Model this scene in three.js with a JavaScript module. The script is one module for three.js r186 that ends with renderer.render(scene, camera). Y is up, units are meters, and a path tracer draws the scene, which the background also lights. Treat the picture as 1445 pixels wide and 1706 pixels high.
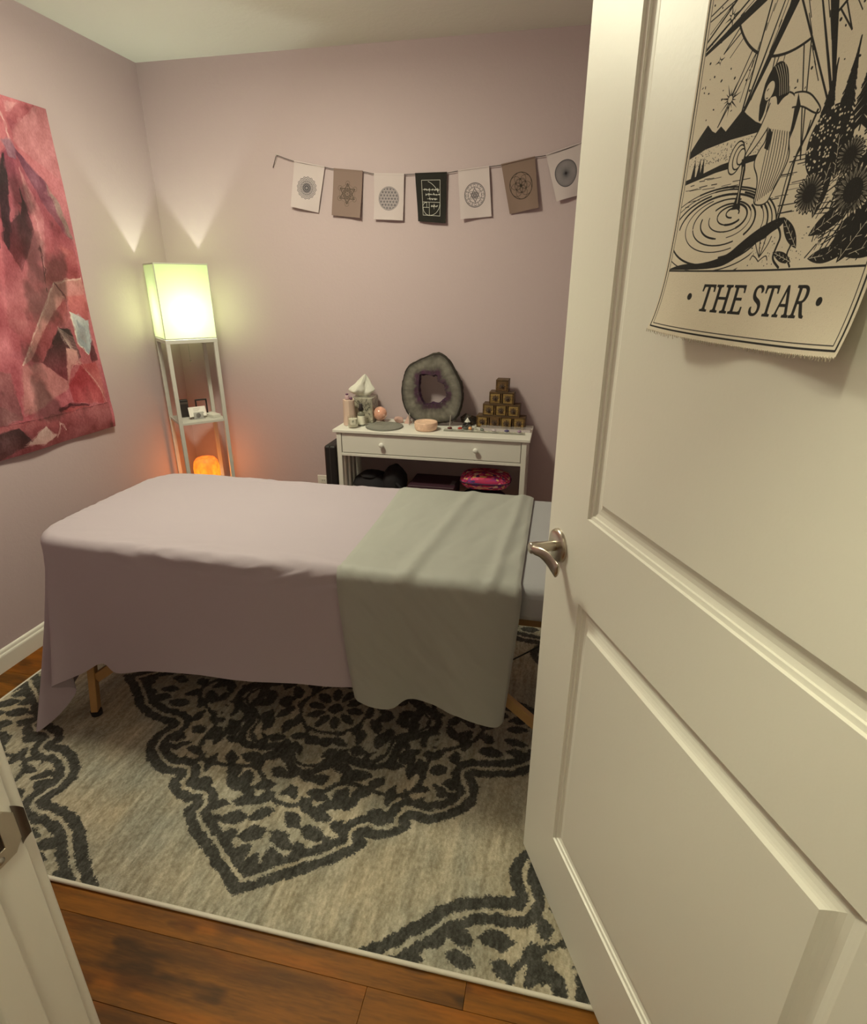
import * as THREE from 'three';
import { RoundedBoxGeometry } from 'three/addons/geometries/RoundedBoxGeometry.js';
import { ConvexGeometry } from 'three/addons/geometries/ConvexGeometry.js';
import { RectAreaLightUniformsLib } from 'three/addons/lights/RectAreaLightUniformsLib.js';
import * as BGU from 'three/addons/utils/BufferGeometryUtils.js';

// ---------------------------------------------------------------- camera, sky, lights, exposure
RectAreaLightUniformsLib.init();
const scene = new THREE.Scene();
scene.background = new THREE.Color(0x000000);
const camera = new THREE.PerspectiveCamera(2 * Math.atan(853 / 955.35) * 180 / Math.PI, 1445 / 1706, 0.05, 30);
camera.position.set(0, 1.454, 0);
camera.rotation.order = 'YXZ';
camera.rotation.set(-0.3774, 0.2115, 0.0018);
const renderer = new THREE.WebGLRenderer({ antialias: true });
renderer.toneMapping = THREE.LinearToneMapping;
renderer.toneMappingExposure = 1.0;
renderer.shadowMap.enabled = true;
const CEILING_LIGHT = { color: new THREE.Color().setRGB(1.0, 0.97, 0.71), down: 94, around: 1.2, x: -1.14, z: -1.74, size: 0.28 };
const HALL_LIGHT = { color: new THREE.Color().setRGB(1.0, 0.97, 0.66), power: 3.0, x: -0.3, z: -0.05 };
const LAMP_BULB = { color: new THREE.Color().setRGB(0.93, 1.0, 0.84), power: 0.62 };
const SALT_GLOW = { color: new THREE.Color().setRGB(1.0, 0.26, 0.045), power: 0.085 };

// ---------------------------------------------------------------- helpers
let seed = 20240611;
const rnd = () => { seed |= 0; seed = seed + 0x6D2B79F5 | 0; let t = Math.imul(seed ^ seed >>> 15, 1 | seed); t = t + Math.imul(t ^ t >>> 7, 61 | t) ^ t; return ((t ^ t >>> 14) >>> 0) / 4294967296; };
const R = (a, b) => a + (b - a) * rnd();
const clamp = (v, a, b) => Math.min(b, Math.max(a, v));
const lerp = (a, b, t) => a + (b - a) * t;
const smooth = (a, b, x) => { const t = clamp((x - a) / (b - a), 0, 1); return t * t * (3 - 2 * t); };
const hash2 = (i, j) => { let h = Math.imul(i, 374761393) + Math.imul(j, 668265263) | 0; h = Math.imul(h ^ h >>> 13, 1274126177); return ((h ^ h >>> 16) >>> 0) / 4294967296; };
function noise(x, y) {
  const i = Math.floor(x), j = Math.floor(y), u = x - i, v = y - j, a = u * u * (3 - 2 * u), b = v * v * (3 - 2 * v);
  return lerp(lerp(hash2(i, j), hash2(i + 1, j), a), lerp(hash2(i, j + 1), hash2(i + 1, j + 1), a), b);
}
const fbm = (x, y, n = 4) => { let s = 0, a = 0.5, t = 0; for (let k = 0; k < n; k++) { s += a * noise(x, y); t += a; x = x * 2.03 + 17.1; y = y * 2.03 + 9.7; a *= 0.5; } return s / t; };

const used = {};
function numbered(n) { used[n] = (used[n] ?? -1) + 1; return used[n] ? n + '_' + String(used[n]).padStart(3, '0') : n; }
function mesh(name, geometry, material, parent) {
  const m = new THREE.Mesh(geometry, material); m.name = parent ? name : numbered(name);
  m.castShadow = m.receiveShadow = true;
  (parent || scene).add(m); return m;
}
function thing(name, label, category, pos = [0, 0, 0], turn = 0, group) {
  const o = new THREE.Group(); o.name = numbered(name); o.position.set(...pos); o.rotation.y = turn; scene.add(o);
  o.userData = { label, category }; if (group) o.userData.group = group; return o;
}
function tag(o, label, category, group) { o.userData = { label, category }; if (group) o.userData.group = group; return o; }
function structure(name, label) { const o = new THREE.Group(); o.name = name; scene.add(o); o.userData = { kind: 'structure', label }; return o; }
function struct(name, geometry, material, label) { const m = mesh(name, geometry, material); m.userData = { kind: 'structure', label }; return m; }
const box = (w, h, d, x = 0, y = 0, z = 0, r = 0.002) => { const g = r > 0 ? new RoundedBoxGeometry(w, h, d, 2, Math.min(r, w / 2.01, h / 2.01, d / 2.01)) : new THREE.BoxGeometry(w, h, d); g.translate(x, y, z); return g; };
// box given by its extents
const ext = (x0, x1, y0, y1, z0, z1, r = 0.002) => box(x1 - x0, y1 - y0, z1 - z0, (x0 + x1) / 2, (y0 + y1) / 2, (z0 + z1) / 2, r);
function uvBox(g, s = 1, ox = 0, oy = 0) {      // uv in metres (times s) by the dominant axis of the normal
  g = g.index ? g.toNonIndexed() : g; if (!g.attributes.normal) g.computeVertexNormals();
  const p = g.attributes.position, n = g.attributes.normal, uv = new Float32Array(p.count * 2);
  for (let i = 0; i < p.count; i++) {
    const ax = Math.abs(n.getX(i)), ay = Math.abs(n.getY(i)), az = Math.abs(n.getZ(i)); let u, v;
    if (ay >= ax && ay >= az) { u = p.getX(i); v = -p.getZ(i); } else if (az >= ax) { u = p.getX(i); v = p.getY(i); } else { u = p.getZ(i); v = p.getY(i); }
    uv[2 * i] = u * s + ox; uv[2 * i + 1] = v * s + oy;
  }
  g.setAttribute('uv', new THREE.BufferAttribute(uv, 2)); return g;
}
const merge = list => BGU.mergeGeometries(list.map(g => g.index ? g.toNonIndexed() : g).map(g => { const h = new THREE.BufferGeometry(); for (const k of ['position', 'normal', 'uv']) if (g.attributes[k]) h.setAttribute(k, g.attributes[k]); if (!h.attributes.uv) h.setAttribute('uv', new THREE.BufferAttribute(new Float32Array(h.attributes.position.count * 2), 2)); return h; }));
const lathe = (pts, seg = 32) => new THREE.LatheGeometry(pts.map(p => new THREE.Vector2(p[0], p[1])), seg);
const tube = (pts, r, seg = 40, rad = 8, closed = false) => new THREE.TubeGeometry(new THREE.CatmullRomCurve3(pts.map(p => new THREE.Vector3(...p)), closed), seg, r, rad, closed);
const cyl = (r0, r1, h, x = 0, y = 0, z = 0, seg = 24) => { const g = new THREE.CylinderGeometry(r0, r1, h, seg); g.translate(x, y, z); return g; };
function bar(a, b, w, d) {           // a rectangular bar from a to b
  const A = new THREE.Vector3(...a), B = new THREE.Vector3(...b), L = A.distanceTo(B), g = new RoundedBoxGeometry(w, L, d, 1, Math.min(w, d) * 0.15);
  g.applyQuaternion(new THREE.Quaternion().setFromUnitVectors(new THREE.Vector3(0, 1, 0), B.clone().sub(A).normalize())); const m = A.add(B).multiplyScalar(0.5); g.translate(m.x, m.y, m.z); return g;
}
// grid surface: f(u,v) -> [x,y,z]
function grid(nu, nv, f, uvf) {
  const p = [], uv = [], idx = [];
  for (let j = 0; j <= nv; j++) for (let i = 0; i <= nu; i++) { const q = f(i / nu, j / nv); p.push(...q); uv.push(...(uvf ? uvf(i / nu, j / nv, q) : [i / nu, j / nv])); }
  for (let j = 0; j < nv; j++) for (let i = 0; i < nu; i++) { const a = j * (nu + 1) + i, b = a + 1, c = a + nu + 1, d = c + 1; idx.push(a, b, d, a, d, c); }
  const g = new THREE.BufferGeometry(); g.setAttribute('position', new THREE.Float32BufferAttribute(p, 3)); g.setAttribute('uv', new THREE.Float32BufferAttribute(uv, 2)); g.setIndex(idx); g.computeVertexNormals(); return g;
}
function canvasTex(w, h, draw, srgb = true) {
  const c = document.createElement('canvas'); c.width = w; c.height = h; const x = c.getContext('2d'); draw(x, w, h);
  const t = new THREE.CanvasTexture(c); if (srgb) t.colorSpace = THREE.SRGBColorSpace; t.wrapS = t.wrapT = THREE.RepeatWrapping; t.anisotropy = 8; return t;
}
function pixelTex(w, h, f, srgb = true) {        // f(x,y) -> [r,g,b] 0..255
  const d = new Uint8Array(w * h * 4);
  for (let y = 0; y < h; y++) for (let x = 0; x < w; x++) { const q = f(x, y), k = (y * w + x) * 4; d[k] = clamp(q[0], 0, 255); d[k + 1] = clamp(q[1], 0, 255); d[k + 2] = clamp(q[2], 0, 255); d[k + 3] = 255; }
  const t = new THREE.DataTexture(d, w, h); t.magFilter = THREE.LinearFilter; t.minFilter = THREE.LinearMipmapLinearFilter; t.generateMipmaps = true; t.wrapS = t.wrapT = THREE.RepeatWrapping; if (srgb) t.colorSpace = THREE.SRGBColorSpace; t.needsUpdate = true; return t;
}
const tnoise = (x, y, P) => { // tileable noise of period P
  const i = Math.floor(x), j = Math.floor(y), u = x - i, v = y - j, a = u * u * (3 - 2 * u), b = v * v * (3 - 2 * v), m = k => ((k % P) + P) % P;
  return lerp(lerp(hash2(m(i), m(j)), hash2(m(i + 1), m(j)), a), lerp(hash2(m(i), m(j + 1)), hash2(m(i + 1), m(j + 1)), a), b); };
const withRepeat = (t, u, v) => { const c = t.clone(); c.repeat.set(u, v); c.needsUpdate = true; return c; };
const lin = (r, g, b) => new THREE.Color().setRGB(r, g, b);
const std = (c, rough = 0.6, o = {}) => new THREE.MeshStandardMaterial({ color: c, roughness: rough, side: THREE.DoubleSide, ...o });
const phys = (c, rough, o = {}) => new THREE.MeshPhysicalMaterial({ color: c, roughness: rough, ...o });

// shared fine-relief textures
const plasterBump = pixelTex(256, 256, (x, y) => { const v = 255 * (0.6 * tnoise(x / 8, y / 8, 32) + 0.4 * tnoise(x / 3.2, y / 3.2, 80)); return [v, v, v]; }, false);
const clothBump = pixelTex(256, 256, (x, y) => { const v = 128 + 60 * Math.sin(x * Math.PI / 2) * Math.sin(y * Math.PI / 2) + 60 * (tnoise(x / 4, y / 16, 16 * 4) - 0.5) + 60 * (tnoise(x / 16, y / 4, 64) - 0.5); return [v, v, v]; }, false);
const pileBump = pixelTex(256, 256, (x, y) => { const v = 255 * (0.5 * tnoise(x / 2, y / 2, 128) + 0.5 * tnoise(x / 6.4, y / 6.4, 40)); return [v, v, v]; }, false);

const M = {
  wall: std(lin(0.50, 0.40, 0.42), 0.75, { bumpMap: withRepeat(plasterBump, 3, 3), bumpScale: 0.0004 }),
  ceiling: std(lin(0.74, 0.74, 0.69), 0.9, { bumpMap: withRepeat(plasterBump, 2, 2), bumpScale: 0.0006 }),
  hall: std(lin(0.32, 0.30, 0.27), 0.8),
  door: std(lin(0.80, 0.785, 0.72), 0.42, { bumpMap: withRepeat(plasterBump, 5, 5), bumpScale: 0.0001 }),
  trim: std(lin(0.78, 0.765, 0.70), 0.4),
  white: std(lin(0.72, 0.70, 0.65), 0.45),
  lampWood: std(lin(0.58, 0.57, 0.52), 0.5),
  nickel: std(lin(0.52, 0.47, 0.40), 0.28, { metalness: 1 }),
  steel: std(lin(0.42, 0.40, 0.37), 0.35, { metalness: 1 }),
  black: std(lin(0.012, 0.011, 0.012), 0.55),
  blackCloth: std(lin(0.011, 0.009, 0.012), 0.9),
  clear: phys(lin(0.95, 0.96, 0.96), 0.04, { transmission: 1, thickness: 0, ior: 1.49 }),
  glass: phys(lin(0.96, 0.97, 0.95), 0.03, { transmission: 1, thickness: 0, ior: 1.5 }),
};

// ---------------------------------------------------------------- room shell
const XL = -2.104, XR = 0.62, ZB = -2.971, ZF = -0.334, ZH = -0.219, H = 2.44, ZHALL = 0.95;
struct('ceiling', uvBox(ext(XL - 0.12, XR + 0.12, H, H + 0.12, ZB - 0.12, ZHALL + 0.12, 0)), M.ceiling, 'plain off-white painted ceiling');
struct('wall_left', uvBox(ext(XL - 0.12, XL, -0.1, H, ZB - 0.12, ZHALL + 0.12, 0)), M.wall, 'pale pink painted wall carrying the tapestry');
struct('wall_back', uvBox(ext(XL, XR, -0.1, H, ZB - 0.12, ZB, 0)), M.wall, 'pale pink painted wall behind the console table');
struct('wall_right', uvBox(ext(XR, XR + 0.12, -0.1, H, ZB - 0.12, ZHALL + 0.12, 0)), M.wall, 'pale pink painted wall hidden behind the open door');
const JX = -0.512, JR = 0.448, DH = 2.045;     // door opening
struct('wall_front', merge([uvBox(ext(XL, JX - 0.02, 0, H, ZF, ZH, 0)), uvBox(ext(JR + 0.02, XR, 0, H, ZF, ZH, 0)), uvBox(ext(JX - 0.02, JR + 0.02, DH + 0.02, H, ZF, ZH, 0))]), M.wall, 'wall with the doorway that the picture looks through');
struct('wall_hall', uvBox(ext(XL, XR, -0.1, H, ZHALL, ZHALL + 0.12, 0)), M.hall, 'hallway wall behind the viewer');

// floor of separate vinyl planks
const floor = structure('floor', 'floor of dark orange-brown wood-look planks');
{
  const mats = [];
  for (let k = 0; k < 5; k++) {
    const o = k * 37.7;
    const t = pixelTex(1024, 192, (x, y) => {
      const u = x / 1024, v = y / 192;
      const broad = fbm(u * 4 + o, v * 2 + o, 3), streak = fbm(u * 7 + o, v * 13 + o * 2, 4), fine = fbm(u * 50 + o, v * 50, 3), knot = smooth(0.60, 0.80, fbm(u * 9 + 50 + o, v * 3 + o, 3));
      const d = 0.5 * broad + 0.42 * streak + 0.2 * fine, w = smooth(0.30, 0.84, d), hot = smooth(0.45, 0.75, fbm(u * 5 - o, v * 3 + 9, 3));
      let r = lerp(82, 130, w), g = lerp(50, 80, w), b = lerp(10, 17, w);
      r += 14 * hot; g += 3 * hot; b -= 8 * hot; const kk = 1 - 0.32 * knot; return [r * kk, g * kk, b * kk];
    });
    mats.push(phys(0xffffff, 0.55, { map: t, bumpMap: t, bumpScale: 0.0004, specularIntensity: 0.45 }));
  }
  mesh('subfloor', ext(XL - 0.1, XR + 0.1, -0.1, -0.006, ZB - 0.1, ZHALL + 0.1, 0), std(lin(0.06, 0.035, 0.015), 0.9), floor);
  const W = 0.152, L = 1.22, gap = 0.0006; let row = 0;
  for (let zz = -3.03; zz < ZHALL; zz += W, row++) {
    const z = Math.max(zz, -2.971), z1 = Math.min(zz + W, ZHALL); let x = XL - [0.45, 1.0, 0.431, 0.646, 0.2, 0.85][row % 6];
    for (; x < XR; x += L) {
      const a = Math.max(x, XL), b = Math.min(x + L, XR); if (b - a < 0.01) continue;
      const g = box(b - a - gap, 0.006, z1 - z - gap, (a + b) / 2, -0.003, (z + z1) / 2, 0.0009), n = g.attributes.position.count, flip = rnd() < 0.5, off = R(0, 0.3);
      const p = g.attributes.position, uv = g.attributes.uv;
      for (let i = 0; i < n; i++) { let u = (p.getX(i) - x) / L, v = (p.getZ(i) - z) / W; if (flip) { u = 1 - u; v = 1 - v; } uv.setXY(i, u + off, clamp(v, 0.01, 0.99)); }
      mesh('plank', g, mats[Math.floor(rnd() * 5)], floor);
    }
  }
}
// baseboards
function baseboard(name, a, b, nx, nz) {
  if (nx * (b[1] - a[1]) - nz * (b[0] - a[0]) < 0) [a, b] = [b, a];
  const L = Math.hypot(b[0] - a[0], b[1] - a[1]), s = new THREE.Shape(); s.moveTo(0, 0); s.lineTo(0.014, 0); s.lineTo(0.014, 0.064); s.quadraticCurveTo(0.013, 0.072, 0.009, 0.074); s.lineTo(0.008, 0.082); s.quadraticCurveTo(0.006, 0.09, 0, 0.091); s.closePath();
  const g = new THREE.ExtrudeGeometry(s, { depth: L, bevelEnabled: false }), dx = (b[0] - a[0]) / L, dz = (b[1] - a[1]) / L;
  g.applyMatrix4(new THREE.Matrix4().makeBasis(new THREE.Vector3(nx, 0, nz), new THREE.Vector3(0, 1, 0), new THREE.Vector3(dx, 0, dz)));  g.translate(a[0], 0, a[1]);
  return struct(name, g, M.trim, 'white moulded baseboard');
}
baseboard('baseboard_left', [XL, ZF], [XL, ZB], 1, 0);
baseboard('baseboard_back', [XL + 0.0, ZB], [XR, ZB], 0, 1);
baseboard('baseboard_right', [XR, ZB], [XR, ZF], -1, 0);

// door jamb, stop and casing with the strike plate
{
  const t = structure('trim_1', 'white door jamb and casing with a metal strike plate');
  mesh('jamb', ext(JX - 0.02, JX, 0, DH, ZF, ZH, 0.0015), M.trim, t);
  mesh('jamb', ext(JR, JR + 0.02, 0, DH, ZF, ZH, 0.0015), M.trim, t);
  mesh('head_jamb', ext(JX - 0.02, JR + 0.02, DH, DH + 0.02, ZF, ZH, 0.0015), M.trim, t);
  mesh('door_stop', ext(JX, JX + 0.011, 0, DH, ZF + 0.045, ZF + 0.08, 0.003), M.trim, t);
  mesh('door_stop', ext(JR - 0.011, JR, 0, DH, ZF + 0.045, ZF + 0.08, 0.003), M.trim, t);
  mesh('door_stop', ext(JX, JR, DH - 0.011, DH, ZF + 0.045, ZF + 0.08, 0.003), M.trim, t);
  for (const [z0, z1] of [[ZF - 0.016, ZF], [ZH, ZH + 0.016]]) {
    mesh('casing', ext(JX - 0.065, JX - 0.006, 0, DH + 0.065, z0, z1, 0.004), M.trim, t);
    mesh('casing', ext(JR + 0.006, JR + 0.065, 0, DH + 0.065, z0, z1, 0.004), M.trim, t);
    mesh('casing', ext(JX - 0.006, JR + 0.006, DH + 0.006, DH + 0.065, z0, z1, 0.004), M.trim, t);
  }
  // strike plate with a rounded lip and a latch hole
  const s = new THREE.Shape(); s.moveTo(-0.022, -0.028); s.lineTo(0.012, -0.028); s.lineTo(0.021, -0.017); s.lineTo(0.021, 0.017); s.lineTo(0.012, 0.028); s.lineTo(-0.022, 0.028); s.closePath();
  const h = new THREE.Path(); h.moveTo(-0.012, -0.012); h.lineTo(0.004, -0.012); h.lineTo(0.004, 0.012); h.lineTo(-0.012, 0.012); h.closePath(); s.holes.push(h);
  const g = new THREE.ExtrudeGeometry(s, { depth: 0.0014, bevelEnabled: true, bevelSize: 0.0005, bevelThickness: 0.0005, bevelSegments: 2 });
  g.applyMatrix4(new THREE.Matrix4().makeBasis(new THREE.Vector3(0, 0, -1), new THREE.Vector3(0, 1, 0), new THREE.Vector3(1, 0, 0))); g.translate(JX + 0.0003, 0.935, ZF + 0.024);
  const sp = mesh('strike_plate', g, M.nickel, t); sp.userData.label = 'brushed nickel strike plate with curved lip';
  mesh('lip', grid(8, 6, (u, v) => { const a = u * 1.2; return [JX + 0.0015 + 0.009 * (1 - Math.cos(a)) - 0.0, 0.935 + (v - 0.5) * (0.034 + 0.02 * (1 - u)), ZF + 0.0035 - 0.009 * Math.sin(a)]; }), std(lin(0.2, 0.18, 0.16), 0.4, { metalness: 1 }), sp);
  mesh('latch_hole', ext(JX - 0.001, JX + 0.0006, 0.922, 0.948, ZF + 0.019, ZF + 0.037, 0), std(lin(0.03, 0.015, 0.006), 0.9), sp);
  for (const dy of [-0.021, 0.021]) { const c = new THREE.SphereGeometry(0.0042, 14, 8); c.scale(0.4, 1, 1); c.translate(JX + 0.002, 0.935 + dy, ZF + 0.028); mesh('screw', c, M.steel, sp); }
}

// the open two-panel door
const doorAngle = -1.129, DO = [0.006, -1.161];
const door = structure('door_1', 'white two-panel interior door standing open into the room');
door.position.set(DO[0], 0, DO[1]); door.rotation.y = doorAngle;
{
  const Wd = 0.936, y0 = 0.022, y1 = 2.035, T = 0.035, px0 = 0.1555, px1 = Wd - 0.156;
  const panels = [[px0, px1, 0.2325, 0.8715], [px0, px1, 1.0505, 1.885]];
  const prof = [[0, 0], [0.0018, -0.0040], [0.0085, -0.0054], [0.0095, -0.0085], [0.0175, -0.0108], [0.025, -0.0103], [0.0315, -0.0086], [0.0365, -0.0064], [0.0395, -0.0046], [0.0445, -0.0002]];
  const pos = [], quad = (a, b, c, d) => pos.push(...a, ...b, ...c, ...a, ...c, ...d);
  for (const side of [1, -1]) {
    const z = h => side > 0 ? h : -T - h, q = (a, b, c, d) => side > 0 ? quad(a, b, c, d) : quad(d, c, b, a);
    const xs = [0, px0, px1, Wd], ys = [y0, panels[0][2], panels[0][3], panels[1][2], panels[1][3], y1];
    for (let i = 0; i < 3; i++) for (let j = 0; j < 5; j++) { if (i === 1 && (j === 1 || j === 3)) continue; q([xs[i], ys[j], z(0)], [xs[i + 1], ys[j], z(0)], [xs[i + 1], ys[j + 1], z(0)], [xs[i], ys[j + 1], z(0)]); }
    for (const [a, b, c, d] of panels) {
      for (let k = 0; k + 1 < prof.length; k++) {
        const [i0, h0] = prof[k], [i1, h1] = prof[k + 1], r = (i, h) => [[a + i, c + i, z(h)], [b - i, c + i, z(h)], [b - i, d - i, z(h)], [a + i, d - i, z(h)]], A = r(i0, h0), B = r(i1, h1);
        for (let e = 0; e < 4; e++) q(A[e], A[(e + 1) % 4], B[(e + 1) % 4], B[e]);
      }
      const [i, h] = prof[prof.length - 1]; q([a + i, c + i, z(h)], [b - i, c + i, z(h)], [b - i, d - i, z(h)], [a + i, d - i, z(h)]);
    }
  }
  const E = [[0, y0], [Wd, y0], [Wd, y1], [0, y1]]; for (let e = 0; e < 4; e++) { const a = E[e], b = E[(e + 1) % 4]; quad([a[0], a[1], -T], [b[0], b[1], -T], [b[0], b[1], 0], [a[0], a[1], 0]); }
  const g = new THREE.BufferGeometry(); g.setAttribute('position', new THREE.Float32BufferAttribute(pos, 3)); g.computeVertexNormals();
  mesh('door_leaf', uvBox(g), M.door, door);
  // lever handles on both faces
  for (const side of [1, -1]) {
    const zf = side > 0 ? 0 : -T, s = 0.052, y = 0.951;
    const ros = lathe([[0, 0.012], [0.012, 0.012], [0.02, 0.0115], [0.03, 0.0095], [0.0345, 0.007], [0.0362, 0.003], [0.0362, 0]], 48); ros.rotateX(Math.PI / 2 * side); ros.translate(s, y, zf);
    const h = mesh('door_handle', ros, M.nickel, door); h.userData.label = 'brushed nickel wave lever handle';
    const hub = lathe([[0, 0.066], [0.0095, 0.066], [0.0118, 0.064], [0.0122, 0.06], [0.0122, 0.046], [0.0112, 0.045], [0.0112, 0.012]], 32); hub.rotateX(Math.PI / 2 * side); hub.translate(s, y, zf);
    mesh('spindle_collar', hub, M.nickel, h);
    const C = new THREE.CatmullRomCurve3([[-0.006, 0, 0.055], [0.012, 0.0, 0.056], [0.028, 0.002, 0.053], [0.046, -0.003, 0.046], [0.066, -0.012, 0.041], [0.084, -0.017, 0.040]].map(p => new THREE.Vector3(s + p[0], y + p[1], zf + side * p[2])));
    const lev = grid(18, 36, (u, v) => { const c = C.getPoint(v), tg = C.getTangent(v), n = new THREE.Vector3(-tg.y, tg.x, 0).normalize(), b = new THREE.Vector3().crossVectors(tg, n), a = u * 2 * Math.PI, e = v > 0.94 ? Math.sqrt(Math.max(0, 1 - ((v - 0.94) / 0.06) ** 2)) : 1, rw = lerp(0.0105, 0.0165, smooth(0.3, 0.75, v)) * e, rt = lerp(0.0105, 0.0050, smooth(0.1, 0.6, v)) * e; c.addScaledVector(n, Math.cos(a) * rw).addScaledVector(b, Math.sin(a) * rt); return [c.x, c.y, c.z]; });
    mesh('lever', lev, M.nickel, h);
  }
  const lp = mesh('latch_plate', ext(-0.0012, 0.001, 0.922, 0.98, -0.03, -0.005, 0.0008), M.nickel, door);
  mesh('latch_bolt', ext(-0.011, 0, 0.942, 0.96, -0.024, -0.011, 0.003), M.nickel, lp);
  for (const y of [0.2, 1.05, 1.85]) { const hg = merge([cyl(0.006, 0.006, 0.09, Wd + 0.005, y, -T - 0.004, 14), ext(Wd - 0.001, Wd + 0.002, y - 0.045, y + 0.045, -T, -0.004, 0)]); mesh('hinge', hg, M.nickel, door); }
}

// ceiling light (above the frame): lights the room
{
  const c = CEILING_LIGHT, t = thing('ceiling_light', 'round flush ceiling light over the massage table', 'ceiling light', [c.x, H, c.z]);
  mesh('base_ring', lathe([[0.1, 0], [0.165, 0], [0.168, -0.004], [0.168, -0.03], [0.162, -0.034], [0.158, -0.03], [0.156, -0.004]], 48), M.white, t);
  mesh('diffuser', lathe([[0.157, -0.028], [0.14, -0.04], [0.09, -0.05], [0, -0.053]], 48), std(0xf4ecd6, 0.5, { emissive: c.color, emissiveIntensity: 2.2 }), t);
  const D = new THREE.RectAreaLight(c.color, c.down, c.size, c.size); D.position.set(0, -0.056, 0); D.rotation.x = -Math.PI / 2; D.name = 'ceiling_light_down'; t.add(D);
  const L = new THREE.PointLight(c.color, c.around, 0, 2); L.position.set(0, -0.165, 0); L.shadow.radius = 5; L.name = 'ceiling_light_glow'; t.add(L);
}

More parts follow.
